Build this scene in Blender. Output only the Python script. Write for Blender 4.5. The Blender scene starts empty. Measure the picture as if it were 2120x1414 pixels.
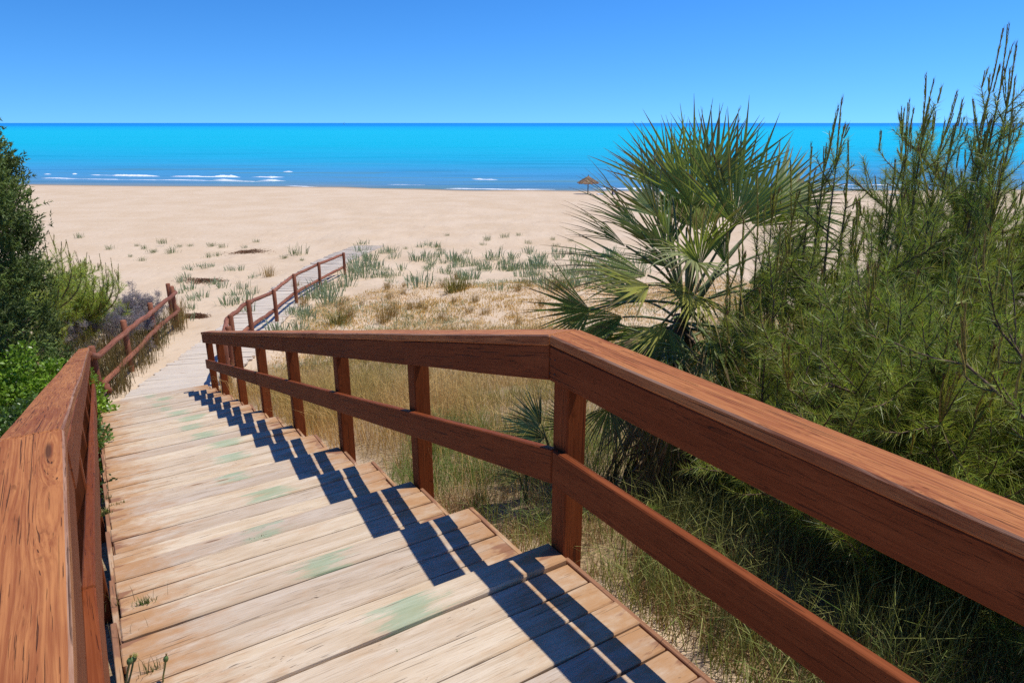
import bpy, math, random
import numpy as np
from mathutils import Vector, Matrix

# ------------------------------------------------------------------ camera, sky, sun, exposure
SC = bpy.context.scene
COL = SC.collection
F_PX, HZ, W_PX, H_PX = 1427.6, 254.9, 2120.0, 1414.0      # focal length and horizon of the photograph
PITCH = math.atan((H_PX / 2 - HZ) / F_PX)
SEA_Z = -7.4                                             # heights are given relative to the eye
SUN = Vector((0.384, 0.065, 1.0)).normalized()

cam_data = bpy.data.cameras.new('camera')
cam = bpy.data.objects.new('camera', cam_data)
COL.objects.link(cam)
cam_data.sensor_width = 36.0
cam_data.lens = 36.0 * F_PX / W_PX
cam_data.clip_start = 0.05
cam_data.clip_end = 60000.0
cam.location = (0, 0, 0)
cam.rotation_euler = (math.pi / 2 - PITCH, 0, 0)
SC.camera = cam

world = bpy.data.worlds.new('World')
SC.world = world
world.use_nodes = True
wn = world.node_tree
wn.nodes.clear()
w_out = wn.nodes.new('ShaderNodeOutputWorld')
w_bg = wn.nodes.new('ShaderNodeBackground')
w_sky = wn.nodes.new('ShaderNodeTexSky')
w_sky.sky_type = 'NISHITA'
w_sky.sun_disc = False
w_sky.sun_elevation = math.asin(SUN.z)
w_sky.sun_rotation = math.atan2(SUN.x, SUN.y)
w_sky.air_density = 1.0
w_sky.dust_density = 0.1
w_sky.ozone_density = 4.0
w_tc = wn.nodes.new('ShaderNodeTexCoord')
w_sep = wn.nodes.new('ShaderNodeSeparateXYZ')
w_z = wn.nodes.new('ShaderNodeMath'); w_z.operation = 'MULTIPLY_ADD'; w_z.inputs[1].default_value = 0.8; w_z.inputs[2].default_value = 0.135
w_max = wn.nodes.new('ShaderNodeMath'); w_max.operation = 'MAXIMUM'; w_max.inputs[1].default_value = 0.0
w_com = wn.nodes.new('ShaderNodeCombineXYZ')
w_nrm = wn.nodes.new('ShaderNodeVectorMath'); w_nrm.operation = 'NORMALIZE'
w_hsv = wn.nodes.new('ShaderNodeHueSaturation')
w_hsv.inputs['Saturation'].default_value = 1.2
w_hsv.inputs['Hue'].default_value = 0.494
L_ = wn.links.new
L_(w_tc.outputs['Generated'], w_sep.inputs[0])
L_(w_sep.outputs['Z'], w_max.inputs[0])
L_(w_max.outputs[0], w_z.inputs[0])
L_(w_sep.outputs['X'], w_com.inputs['X']); L_(w_sep.outputs['Y'], w_com.inputs['Y']); L_(w_z.outputs[0], w_com.inputs['Z'])
L_(w_com.outputs[0], w_nrm.inputs[0])
L_(w_nrm.outputs[0], w_sky.inputs['Vector'])
L_(w_sky.outputs[0], w_hsv.inputs['Color'])
w_gam = wn.nodes.new('ShaderNodeGamma')                   # deep, polarised-looking summer sky
w_gam.inputs['Gamma'].default_value = 1.7
L_(w_hsv.outputs[0], w_gam.inputs['Color'])
L_(w_gam.outputs[0], w_bg.inputs['Color'])
w_bg.inputs['Strength'].default_value = 0.053
L_(w_bg.outputs[0], w_out.inputs[0])

sun_data = bpy.data.lights.new('sun', 'SUN')
sun_data.energy = 4.2
sun_data.angle = math.radians(0.53)
sun_data.color = (1.0, 0.955, 0.88)
sun = bpy.data.objects.new('sun', sun_data)
COL.objects.link(sun)
sun.rotation_euler = SUN.to_track_quat('Z', 'Y').to_euler()

SC.view_settings.view_transform = 'Standard'
SC.view_settings.look = 'None'
SC.view_settings.exposure = 0.0
SC.view_settings.gamma = 1.0
SC.view_settings.use_curve_mapping = False
SC.render.engine = 'CYCLES'
SC.cycles.max_bounces = 6
SC.cycles.transparent_max_bounces = 4
try:
    SC.cycles.use_denoising = False
except Exception:
    pass

rng = np.random.default_rng(11)
random.seed(5)

# ------------------------------------------------------------------ geometry helpers
CP, SP = math.cos(PITCH), math.sin(PITCH)


def ray(u, v):
    x = (u - W_PX / 2) / F_PX
    y = (H_PX / 2 - v) / F_PX
    return np.array([x, CP + y * SP, y * CP - SP])


def at(u, v, y):
    """point at forward distance y seen at photo pixel u, v"""
    d = ray(u, v)
    return d * (y / d[1])


def atz(u, v, z):
    d = ray(u, v)
    return d * (z / d[2])


def smooth(x, a, b):
    t = np.clip((np.asarray(x, float) - a) / (b - a), 0, 1)
    return t * t * (3 - 2 * t)


_perm = np.random.default_rng(3).random((256, 256))


def vnoise(x, y):
    x = np.asarray(x, float); y = np.asarray(y, float)
    xi = np.floor(x).astype(int); yi = np.floor(y).astype(int)
    fx = x - xi; fy = y - yi
    fx = fx * fx * (3 - 2 * fx); fy = fy * fy * (3 - 2 * fy)
    a = _perm[xi & 255, yi & 255]; b = _perm[(xi + 1) & 255, yi & 255]
    c = _perm[xi & 255, (yi + 1) & 255]; d = _perm[(xi + 1) & 255, (yi + 1) & 255]
    return (a * (1 - fx) + b * fx) * (1 - fy) + (c * (1 - fx) + d * fx) * fy - 0.5


def add_mesh(name, verts, faces, mat=None, parent=None, attrs=None, smooth_shade=False, loc=None, data_only=False, mat_idx=None):
    """faces: list of integer arrays (k,3) or (k,4), or a list of index tuples"""
    me = bpy.data.meshes.new(name)
    verts = np.asarray(verts, dtype=np.float32).reshape(-1, 3)
    if loc is not None:
        verts = verts - np.asarray(loc, dtype=np.float32)
    loops, starts, totals = [], [], []
    pos = 0
    arrs = faces if isinstance(faces[0], np.ndarray) else None
    if arrs is None:
        groups = {}
        for f in faces:
            groups.setdefault(len(f), []).append(f)
        arrs = [np.array(g, dtype=np.int32) for g in groups.values()]
    for a in arrs:
        if a.size == 0:
            continue
        k, n = a.shape
        loops.append(a.reshape(-1))
        starts.append(pos + np.arange(k) * n)
        totals.append(np.full(k, n))
        pos += k * n
    loops = np.concatenate(loops).astype(np.int32)
    starts = np.concatenate(starts).astype(np.int32)
    me.vertices.add(len(verts))
    me.vertices.foreach_set('co', verts.reshape(-1))
    me.loops.add(len(loops))
    me.loops.foreach_set('vertex_index', loops)
    me.polygons.add(len(starts))
    me.polygons.foreach_set('loop_start', starts)
    me.update(calc_edges=True)
    if attrs:
        for nm, arr in attrs.items():
            arr = np.asarray(arr, dtype=np.float32)
            if arr.ndim == 2 and arr.shape[1] == 4:
                at_ = me.attributes.new(nm, 'FLOAT_COLOR', 'POINT'); at_.data.foreach_set('color', arr.reshape(-1))
            elif arr.ndim == 2:
                at_ = me.attributes.new(nm, 'FLOAT_VECTOR', 'POINT'); at_.data.foreach_set('vector', arr.reshape(-1))
            else:
                at_ = me.attributes.new(nm, 'FLOAT', 'POINT'); at_.data.foreach_set('value', arr)
    me.polygons.foreach_set('use_smooth', np.full(len(starts), bool(smooth_shade)))
    me.validate()
    if mat is not None:
        me.materials.append(mat)
    if data_only:
        return me
    return place(name, me, parent, loc if loc is not None else (0, 0, 0))


def place(name, me, parent=None, loc=(0, 0, 0), rot=(0, 0, 0), scale=(1, 1, 1)):
    o = bpy.data.objects.new(name, me)
    COL.objects.link(o)
    o.location = loc
    o.rotation_euler = rot
    o.scale = scale
    if parent is not None:
        o.parent = parent
        o.matrix_parent_inverse = Matrix.Translation(-parent_loc(parent))
    return o


def parent_loc(p):
    # parents are never rotated or scaled where children are given in world coordinates
    return Vector(p.location)


def thing(name, loc, label, cat, group=None):
    o = bpy.data.objects.new(name, None)
    COL.objects.link(o)
    o.empty_display_size = 0.1
    o.location = [float(c) for c in loc]
    return tag(o, label, cat, group)


def tag(o, label, cat, group=None):
    o['label'] = label
    o['category'] = cat
    if group:
        o['group'] = group
    return o


def structure(o, label=None):
    o['kind'] = 'structure'
    if label:
        o['label'] = label
    return o


def stuff(o, label=None, cat=None):
    o['kind'] = 'stuff'
    if label:
        o['label'] = label
    if cat:
        o['category'] = cat
    return o


# ------------------------------------------------------------------ material helpers
class NT:
    def __init__(self, name):
        self.m = bpy.data.materials.new(name)
        self.m.use_nodes = True
        self.t = self.m.node_tree
        self.t.nodes.clear()
        self.out = self.t.nodes.new('ShaderNodeOutputMaterial')

    def n(self, typ, **kw):
        nd = self.t.nodes.new('ShaderNode' + typ)
        ins = kw.pop('i', {})
        for k, v in kw.items():
            setattr(nd, k, v)
        for k, v in ins.items():
            self.set(nd, k, v)
        return nd

    def set(self, nd, k, v):
        s = nd.inputs[k]
        if isinstance(v, bpy.types.NodeSocket):
            self.t.links.new(v, s)
        else:
            s.default_value = v

    def math(self, op, a, b=0.0, c=0.0, clamp=False):
        nd = self.n('Math', operation=op, use_clamp=clamp)
        self.set(nd, 0, a); self.set(nd, 1, b)
        if op in ('MULTIPLY_ADD', 'COMPARE'):
            self.set(nd, 2, c)
        return nd.outputs[0]

    def vmath(self, op, a, b=(0, 0, 0)):
        nd = self.n('VectorMath', operation=op)
        self.set(nd, 0, a); self.set(nd, 1, b)
        return nd.outputs[0]

    def range(self, v, a, b, c=0.0, d=1.0):
        nd = self.n('MapRange', interpolation_type='SMOOTHSTEP', clamp=True) if True else None
        for k, x in (('Value', v), ('From Min', a), ('From Max', b), ('To Min', c), ('To Max', d)):
            self.set(nd, k, x)
        return nd.outputs[0]

    def noise(self, vec, scale=1.0, detail=4.0, rough=0.55, distort=0.0):
        nd = self.n('TexNoise')
        self.set(nd, 'Vector', vec)
        for k, x in (('Scale', scale), ('Detail', detail), ('Roughness', rough), ('Distortion', distort)):
            self.set(nd, k, x)
        return nd.outputs[0]

    def voronoi(self, vec, scale=1.0, feature='F1', out=0, rnd=1.0):
        nd = self.n('TexVoronoi', feature=feature)
        self.set(nd, 'Vector', vec); self.set(nd, 'Scale', scale); self.set(nd, 'Randomness', rnd)
        return nd.outputs[out]

    def mix(self, f, a, b, mode='MIX'):
        nd = self.n('Mix', data_type='RGBA', blend_type=mode)
        self.set(nd, 0, f)
        for k, x in ((6, a), (7, b)):
            if isinstance(x, tuple) and len(x) == 3:
                x = x + (1.0,)
            self.set(nd, k, x)
        return nd.outputs[2]

    def ramp(self, f, stops):
        nd = self.n('ValToRGB')
        cr = nd.color_ramp
        while len(cr.elements) < len(stops):
            cr.elements.new(0.5)
        for e, (p, c) in zip(cr.elements, stops):
            e.position = p
            e.color = tuple(c) + (1.0,)
        self.set(nd, 0, f)
        return nd.outputs[0]

    def attr(self, name, out='Vector'):
        return self.n('Attribute', attribute_name=name).outputs[out]

    def bump(self, h, strength=0.3, dist=0.01, normal=None):
        nd = self.n('Bump')
        self.set(nd, 'Height', h); self.set(nd, 'Strength', strength); self.set(nd, 'Distance', dist)
        if normal is not None:
            self.set(nd, 'Normal', normal)
        return nd.outputs[0]

    def principled(self, color, rough=0.8, spec=0.3, normal=None, **kw):
        nd = self.n('BsdfPrincipled')
        if isinstance(color, tuple) and len(color) == 3:
            color = color + (1.0,)
        self.set(nd, 'Base Color', color); self.set(nd, 'Roughness', rough); self.set(nd, 'Specular IOR Level', spec)
        if normal is not None:
            self.set(nd, 'Normal', normal)
        for k, v in kw.items():
            self.set(nd, k, v)
        return nd.outputs[0]

    def done(self, sh):
        self.t.links.new(sh, self.out.inputs[0])
        return self.m


def simple_mat(name, color, rough=0.8, spec=0.3, var=0.25, scale=30.0):
    t = NT(name)
    g = t.n('TexCoord').outputs['Object']
    n = t.noise(g, scale, 4)
    c = t.mix(t.range(n, 0.3, 0.7), tuple(x * (1 - var) for x in color), tuple(min(1, x * (1 + var)) for x in color))
    return t.done(t.principled(c, rough, spec, t.bump(n, 0.3, 0.005)))


def wood_coords(t):
    """grain coordinates stored on the mesh (x along the grain) shifted per piece"""
    g = t.attr('grain')
    r = t.n('ObjectInfo').outputs['Random']
    off = t.n('CombineXYZ', i={'X': t.math('MULTIPLY', r, 37.0), 'Y': t.math('MULTIPLY', r, 91.0), 'Z': t.math('MULTIPLY', r, 13.0)}).outputs[0]
    return g, t.vmath('ADD', g, off), r


def grain_fields(t, g, fine=1.0, knot_x=1.4, knot_y=9.0):
    """returns fine grain, coarse bands, crack mask and knot mask"""
    kc = t.vmath('MULTIPLY', g, (knot_x, knot_y, knot_y))
    kd = t.voronoi(kc, 1.0, 'F1', 0, 1.0)
    knot_pull = t.range(kd, 0.0, 0.45, 1.0, 0.0)
    low = t.noise(t.vmath('MULTIPLY', g, (0.9, 7.0, 7.0)), 1.0, 3, 0.5)
    warp = t.math('ADD', t.math('MULTIPLY', knot_pull, 0.05), t.math('MULTIPLY', low, 0.05))
    gx, gy, gz = [t.n('SeparateXYZ', i={0: g}).outputs[k] for k in range(3)]
    gw = t.n('CombineXYZ', i={'X': t.math('MULTIPLY', gx, 3.4 * fine), 'Y': t.math('MULTIPLY', t.math('ADD', gy, warp), 150 * fine), 'Z': t.math('MULTIPLY', t.math('ADD', gz, warp), 150 * fine)}).outputs[0]
    gr = t.noise(gw, 1.0, 5, 0.65)
    bands = t.noise(t.vmath('MULTIPLY', gw, (0.6, 0.12, 0.12)), 1.0, 4, 0.6)
    ck = t.noise(t.vmath('MULTIPLY', gw, (0.9, 1.15, 1.15)), 1.0, 1, 0.4)
    crack = t.range(ck, 0.70, 0.735)
    knot = t.range(kd, 0.035, 0.085, 1.0, 0.0)
    return gr, bands, crack, knot, knot_pull


def deck_wood(name, paint=False, grey=0.0, half=0.83):
    t = NT(name)
    g0, g, r = wood_coords(t)
    gr, bands, crack, knot, pull = grain_fields(t, g, 1.0)
    base = t.mix(t.range(bands, 0.3, 0.72), (0.565, 0.435, 0.295), (0.68, 0.565, 0.425))
    base = t.mix(t.math('MULTIPLY', t.range(gr, 0.44, 0.64), 0.30), base, (0.40, 0.28, 0.165))
    hair = t.noise(t.vmath('MULTIPLY', g, (9.0, 380.0, 380.0)), 1.0, 3, 0.6)
    base = t.mix(t.math('MULTIPLY', t.range(hair, 0.55, 0.68), 0.5), base, (0.27, 0.175, 0.10))
    blot = t.noise(t.vmath('MULTIPLY', g, (3.0, 9.0, 9.0)), 1.0, 4, 0.6)
    base = t.mix(t.math('MULTIPLY', t.range(blot, 0.52, 0.75), 0.5), base, (0.50, 0.31, 0.16))
    tone = t.math('MULTIPLY_ADD', r, 0.24, 0.88)
    base = t.mix(1.0, base, t.n('CombineColor', i={0: tone, 1: tone, 2: t.math('MULTIPLY', tone, t.math('MULTIPLY_ADD', r, -0.08, 1.04))}).outputs[0], 'MULTIPLY')
    if grey:
        base = t.mix(grey, base, (0.68, 0.61, 0.51))
    # stain of the railing and rust bled into the plank ends
    gx = t.math('ABSOLUTE', t.n('SeparateXYZ', i={0: g0}).outputs[0])
    endn = t.noise(t.vmath('MULTIPLY', g, (6.0, 14.0, 14.0)), 1.0, 5, 0.65)
    e = t.math('ADD', t.math('MULTIPLY', t.math('SUBTRACT', gx, half), 2.6), t.math('MULTIPLY', t.math('SUBTRACT', endn, 0.5), 3.0))
    base = t.mix(t.math('MULTIPLY', t.range(e, -1.25, 0.25), 0.88), base, (0.45, 0.225, 0.085))
    e2 = t.math('ADD', t.math('MULTIPLY', t.math('SUBTRACT', gx, half), 5.0), t.math('MULTIPLY', t.math('SUBTRACT', blot, 0.5), 6.0))
    base = t.mix(t.math('MULTIPLY', t.range(e2, 0.05, 0.5), 0.65), base, (0.22, 0.085, 0.05))
    base = t.mix(t.math('MULTIPLY', crack, 0.75), base, (0.14, 0.09, 0.055))
    base = t.mix(t.math('MULTIPLY', t.range(pull, 0.55, 0.9), 0.35), base, (0.45, 0.26, 0.12))
    base = t.mix(t.math('MULTIPLY', knot, 0.8), base, (0.17, 0.085, 0.045))
    if paint:
        gxs = t.n('SeparateXYZ', i={0: g0}).outputs[0]
        d = t.math('ABSOLUTE', t.math('SUBTRACT', gxs, t.math('MULTIPLY_ADD', r, 0.3, -0.10)))
        pn = t.noise(t.vmath('MULTIPLY', g, (5.0, 150.0, 150.0)), 1.0, 5, 0.8)
        pb = t.noise(t.vmath('MULTIPLY', g, (7.0, 22.0, 22.0)), 1.0, 4, 0.6)
        pv = t.math('ADD', t.math('MULTIPLY', pn, 1.3), t.math('MULTIPLY', pb, 0.9))
        pm = t.math('SUBTRACT', t.math('ADD', pv, t.math('MULTIPLY_ADD', r, 0.22, -0.92)), t.math('MULTIPLY', t.math('POWER', d, 1.4), 4.2))
        base = t.mix(t.math('MULTIPLY', t.range(pm, 0.0, 0.26), 0.52), base, (0.19, 0.38, 0.22))
    h = t.math('SUBTRACT', t.math('MULTIPLY', gr, 0.5), t.math('ADD', t.math('MULTIPLY', crack, 0.9), t.math('MULTIPLY', knot, 0.3)))
    return t.done(t.principled(base, t.math('MULTIPLY_ADD', gr, 0.25, 0.62), 0.25, t.bump(h, 0.55, 0.004)))


def stained_wood(name, dark, worn, wear=0.5, crack_amt=0.8, fine=0.55):
    t = NT(name)
    g0, g, r = wood_coords(t)
    gr, bands, crack, knot, pull = grain_fields(t, g, fine, 1.1, 8.0)
    knot = t.math('MULTIPLY', knot, t.range(t.noise(t.vmath('MULTIPLY', g, (1.1, 8.0, 8.0)), 1.0, 0), 0.5, 0.6))
    w = t.math('ADD', t.math('MULTIPLY', gr, 0.7), t.math('MULTIPLY', t.noise(t.vmath('MULTIPLY', g, (1.2, 6.0, 6.0)), 1.0, 5, 0.65), 0.6))
    f = t.range(w, 0.68 - 0.3 * wear, 1.02 - 0.3 * wear)
    base = t.mix(f, dark, worn)
    base = t.mix(t.math('MULTIPLY', t.range(bands, 0.5, 0.75), 0.3), base, tuple(min(1, c * 1.3) for c in worn))
    spots = t.noise(t.vmath('MULTIPLY', g, (14.0, 40.0, 40.0)), 1.0, 3, 0.6)
    base = t.mix(t.math('MULTIPLY', t.range(spots, 0.60, 0.72), 0.5), base, tuple(c * 0.45 for c in dark))
    chk = t.noise(t.vmath('MULTIPLY', g, (7.0, 260.0, 260.0)), 1.0, 2, 0.5)
    lng = t.noise(t.vmath('MULTIPLY', g, (1.2, 150.0, 150.0)), 1.0, 1, 0.45, 0.1)
    chkm = t.math('MAXIMUM', t.range(chk, 0.66, 0.70, 0.0, 0.8), t.range(lng, 0.70, 0.73))
    base = t.mix(t.math('MULTIPLY', chkm, crack_amt), base, (0.045, 0.017, 0.010))
    base = t.mix(t.math('MULTIPLY', crack, crack_amt), base, (0.035, 0.014, 0.009))
    base = t.mix(t.math('MULTIPLY', knot, 0.85), base, (0.07, 0.028, 0.014))
    tone = t.math('MULTIPLY_ADD', r, 0.22, 0.9)
    base = t.mix(1.0, base, t.n('CombineColor', i={0: tone, 1: tone, 2: tone}).outputs[0], 'MULTIPLY')
    h = t.math('SUBTRACT', t.math('MULTIPLY', gr, 0.5), t.math('MULTIPLY', t.math('MAXIMUM', crack, chkm), 1.1))
    return t.done(t.principled(base, t.math('MULTIPLY_ADD', gr, 0.25, 0.5), 0.12, t.bump(h, 0.8, 0.004)))


def leaf_mat(name, rough=0.5, spec=0.35, trans=0.25, tint=(1, 1, 1), through=(1.1, 1.2, 0.6)):
    """colour comes from the mesh attribute 'col'"""
    t = NT(name)
    c = t.attr('col', 'Color')
    if tint != (1, 1, 1):
        c = t.mix(1.0, c, tint, 'MULTIPLY')
    p = t.principled(c, rough, spec)
    tr = t.n('BsdfTranslucent', i={'Color': t.mix(1.0, c, through, 'MULTIPLY')}).outputs[0]
    mx = t.n('MixShader')
    t.set(mx, 0, trans); t.set(mx, 1, p); t.set(mx, 2, tr)
    return t.done(mx.outputs[0])


M = {}
M['plank'] = deck_wood('weathered_deck_wood')
M['nose'] = deck_wood('deck_wood_with_worn_green_paint', paint=True)
M['walk'] = deck_wood('bleached_walkway_wood', grey=0.5, half=1.2)
M['edge_board'] = deck_wood('stained_edge_board_wood', half=0.1)
M['cap'] = stained_wood('worn_handrail_wood', (0.28, 0.085, 0.030), (0.51, 0.205, 0.070), 0.62, 0.75, 0.9)
M['rail'] = stained_wood('brown_stained_wood', (0.185, 0.044, 0.012), (0.270, 0.074, 0.022), 0.45, 0.6, 0.6)
M['edge'] = stained_wood('worn_pale_wood_edge', (0.22, 0.080, 0.040), (0.45, 0.25, 0.15), 0.65, 0.6, 0.9)
M['log'] = stained_wood('stained_log_wood', (0.23, 0.080, 0.042), (0.37, 0.150, 0.080), 0.5, 0.5, 0.5)
M['leaf'] = leaf_mat('foliage', 0.55, 0.3, 0.25)
M['glossy'] = leaf_mat('glossy_foliage', 0.35, 0.5, 0.38)
M['needle'] = leaf_mat('pine_needles', 0.4, 0.5, 0.38)
M['dry'] = leaf_mat('dry_grass', 0.8, 0.15, 0.3, through=(1.05, 1.0, 0.85))
M['bark'] = simple_mat('grey_brown_bark', (0.16, 0.105, 0.075), 0.9, 0.15, 0.4, 60)
M['dead'] = simple_mat('grey_dead_twigs', (0.30, 0.26, 0.24), 0.9, 0.15, 0.3, 50)

# ------------------------------------------------------------------ stair frame
PHI = 0.5639
XK, YK = 0.1493, 2.6304
ER = np.array([math.cos(PHI), math.sin(PHI)])            # across the stairs
EA = np.array([-math.sin(PHI), math.cos(PHI)])           # down the stairs
CAP_Z, LAND_Z = -0.8056, -1.8056
SLOPE = -0.2539
TREAD = 0.7526
RISE = -SLOPE * TREAD
POST_S = 2 * TREAD
B_L, B_R = -1.645, 0.033                                 # plank ends
CAP_L = -1.65
N_STEP = 14


def S(a, b, z):
    return np.array([XK + EA[0] * a + ER[0] * b, YK + EA[1] * a + ER[1] * b, z])


def to_ab(x, y):
    dx, dy = np.asarray(x) - XK, np.asarray(y) - YK
    return EA[0] * dx + EA[1] * dy, ER[0] * dx + ER[1] * dy


# walkway centre line over the sand
WALK = np.array([(-6.02, 11.35), (-6.25, 12.6), (-6.75, 15.2), (-7.38, 19.0), (-7.92, 23.4), (-8.2, 27.5), (-8.25, 31.6), (-7.55, 36.8)])
WALK_W = 1.62
# a smooth dense version
_tt = np.linspace(0, len(WALK) - 1, 400)


def catmull(P, t):
    P = np.asarray(P, float)
    n = len(P)
    i = np.clip(np.floor(t).astype(int), 0, n - 2)
    f = (t - i)[:, None]
    p0 = P[np.clip(i - 1, 0, n - 1)]; p1 = P[i]; p2 = P[i + 1]; p3 = P[np.clip(i + 2, 0, n - 1)]
    return 0.5 * (2 * p1 + (p2 - p0) * f + (2 * p0 - 5 * p1 + 4 * p2 - p3) * f ** 2 + (3 * p1 - p0 - 3 * p2 + p3) * f ** 3)


WD = catmull(WALK, _tt)

PY = [-60, -8, 2.3, 11.5, 13.0, 14.5, 16.5, 19, 22, 25, 28, 32, 36.6, 48, 60, 72]
PZ = [-1.2, -1.9, -1.98, -4.70, -4.86, -5.02, -5.24, -5.48, -5.70, -5.86, -5.99, -6.13, -6.24, -6.45, -6.66, -6.9]
SHX = [-900, -300, -120, -45, -25, -3, 9, 25, 45, 120, 300, 900]
SHY = [110, 98, 92, 87.4, 85.4, 81.0, 79.6, 79.4, 80.5, 84, 90, 100]


def shore(x):
    return np.interp(x, SHX, SHY) + 0.5 * np.sin(np.asarray(x) * 0.21) + 0.3 * np.sin(np.asarray(x) * 0.53 + 1)


def walk_dist(x, y):
    x = np.asarray(x, float); y = np.asarray(y, float)
    cx = np.interp(y, WD[:, 1], WD[:, 0])
    d = np.abs(x - cx)
    return np.where((y > 11.0) & (y < 37.2), d, 9.0)


def terrain(x, y, detail=True):
    x = np.asarray(x, float); y = np.asarray(y, float)
    a, b = to_ab(x, y)
    yy = y - math.sin(PHI) * np.clip(b, -2.6, 0.7) * (1 - smooth(y, 10.5, 13.0)) * smooth(y, -3, 0)
    z = np.interp(yy, PY, PZ)
    # soft dune to the right of the walkway, small bank to the left
    z = z + 0.42 * np.exp(-((x - 0.5) / 6.5) ** 2 - ((y - 22.5) / 4.2) ** 2) * smooth(x, -7.2, -3.5)
    z = z + 0.25 * np.exp(-((x + 12) / 3.0) ** 2 - ((y - 15) / 4.0) ** 2)
    z = z + 0.30 * np.exp(-((x - 3.0) / 3.0) ** 2 - ((y - 9.5) / 2.5) ** 2)
    s = shore(x)
    k = smooth(y, s - 11, s - 1)
    z = z * (1 - k) + (-7.28) * k
    z = np.where(y > s - 1, -7.28 - 0.12 * (y - s + 1), z)
    z = np.maximum(z, -12)
    if detail:
        near = smooth(y, 75, 40)
        quiet = smooth(walk_dist(x, y), 0.85, 2.2)
        stair = np.where((b > -2.2) & (b < 0.5) & (a < 11.2), 0.0, 1.0)
        big = 0.22 * vnoise(x * 0.33 + 7, y * 0.33) + 0.12 * vnoise(x * 0.9, y * 0.9 + 3)
        small = 0.075 * vnoise(x * 2.6, y * 2.6) + 0.03 * vnoise(x * 6.1 + 9, y * 6.1)
        z = z + near * (big * quiet * (0.15 + 0.85 * stair) * smooth(y, 3.5, 9) + small * (0.25 + 0.75 * quiet) * (0.3 + 0.7 * stair))
        z = z + 0.02 * vnoise(x * 1.1, y * 0.4) * smooth(y, 30, 45) * smooth(y, 84, 70)
    return z


def ground(x, y):
    return float(terrain(np.array([x]), np.array([y]))[0])


def hit(u, v):
    """where the view through a photo pixel meets the terrain"""
    d = ray(u, v)
    t = np.concatenate([np.linspace(1.5, 40, 1500), np.linspace(40, 120, 1200)]) / d[1]
    P = d[None, :] * t[:, None]
    below = P[:, 2] < terrain(P[:, 0], P[:, 1])
    k = int(np.argmax(below)) if below.any() else len(t) - 1
    return np.array([P[k, 0], P[k, 1], ground(P[k, 0], P[k, 1])])


# ------------------------------------------------------------------ ground (sand) sheet
gx = np.concatenate([[-3000, -1200, -600, -300, -150, -90, -60, -40, -28, -20], np.arange(-15, 13.01, 0.16), [16, 20, 28, 40, 60, 90, 150, 300, 600, 1200, 3000]])
gy = np.concatenate([[-200, -80, -30, -12, -6], np.arange(-3, 34, 0.16), np.arange(34, 60, 0.5), np.arange(60, 100, 0.8), [105, 112, 125, 150, 200]])
GX, GY = np.meshgrid(gx, gy)
GZ = terrain(GX, GY)
nx, ny = len(gx), len(gy)
idx = np.arange(nx * ny).reshape(ny, nx)
quads = np.stack([idx[:-1, :-1], idx[:-1, 1:], idx[1:, 1:], idx[1:, :-1]], -1).reshape(-1, 4)
V = np.stack([GX, GY, GZ], -1).reshape(-1, 3)


def veg_density(x, y):
    """how much litter and low growth covers the sand (0 bare, 1 full)"""
    a, b = to_ab(x, y)
    right = smooth(b, 0.0, 0.6) * (1 - 0.85 * smooth(y, 12.5, 15.5)) * (1 - smooth(y, 22.0, 26.0)) * (np.where(y > 11.5, smooth(x - np.interp(y, WD[:, 1], WD[:, 0]), 0.8, 1.4), 1.0))
    left = smooth(-b, 2.0, 2.5) * (1 - smooth(y, 15.5, 18.5)) * smooth(-x - np.interp(y, [0, 11, 13.2, 15.9, 18.6], [0, 7.0, 7.8, 8.7, 9.7]), -0.1, 0.4)
    under = smooth(-b, 1.55, 1.7) * (1 - smooth(y, 10.5, 12))
    return np.clip(np.maximum(np.maximum(right, left), under), 0, 1)


veg = veg_density(GX, GY).reshape(-1)
wet = smooth(V[:, 1] - shore(V[:, 0]), -3.2, -1.2)
t = NT('dune_sand')
tc = t.n('TexCoord').outputs['Object']
n1 = t.noise(tc, 0.35, 5, 0.6)
n2 = t.noise(tc, 3.2, 6, 0.65)
n3 = t.noise(tc, 45.0, 4, 0.7)
n4 = t.noise(tc, 220.0, 2, 0.6)
sand = t.mix(t.range(n1, 0.3, 0.7), (0.610, 0.455, 0.295), (0.670, 0.520, 0.360))
sand = t.mix(t.math('MULTIPLY', t.range(n2, 0.52, 0.75), 0.45), sand, (0.60, 0.41, 0.24))
sand = t.mix(t.math('MULTIPLY', t.range(n4, 0.55, 0.75), 0.35), sand, (0.42, 0.30, 0.19))
lit = t.mix(t.range(n3, 0.38, 0.62), (0.135, 0.085, 0.040), (0.42, 0.295, 0.155))
vg = t.attr('veg', 'Fac')
sand = t.mix(t.math('MULTIPLY', t.range(t.math('ADD', vg, t.math('MULTIPLY', t.math('SUBTRACT', n2, 0.5), 1.3)), 0.25, 0.75), 0.92), sand, lit)
sand = t.mix(t.math('MULTIPLY', t.attr('wet', 'Fac'), 0.8), sand, (0.30, 0.205, 0.12))
foot = t.range(t.voronoi(t.vmath('ADD', t.vmath('MULTIPLY', tc, (2.4, 1.7, 1.0)), t.n('CombineXYZ', i={'X': n2, 'Y': n1}).outputs[0]), 1.0, 'F1'), 0.05, 0.42)
sand = t.mix(t.math('MULTIPLY', t.range(t.voronoi(tc, 9.0), 0.10, 0.05), t.range(t.noise(tc, 1.3, 3), 0.5, 0.7, 0.0, 0.7)), sand, (0.24, 0.15, 0.085))
hh = t.math('ADD', t.math('ADD', n2, t.math('MULTIPLY', foot, 0.55)), t.math('ADD', t.math('MULTIPLY', n3, 0.16), t.math('MULTIPLY', n4, 0.03)))
M['sand'] = t.done(t.principled(sand, 0.95, 0.1, t.bump(hh, 0.6, 0.05)))
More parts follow.
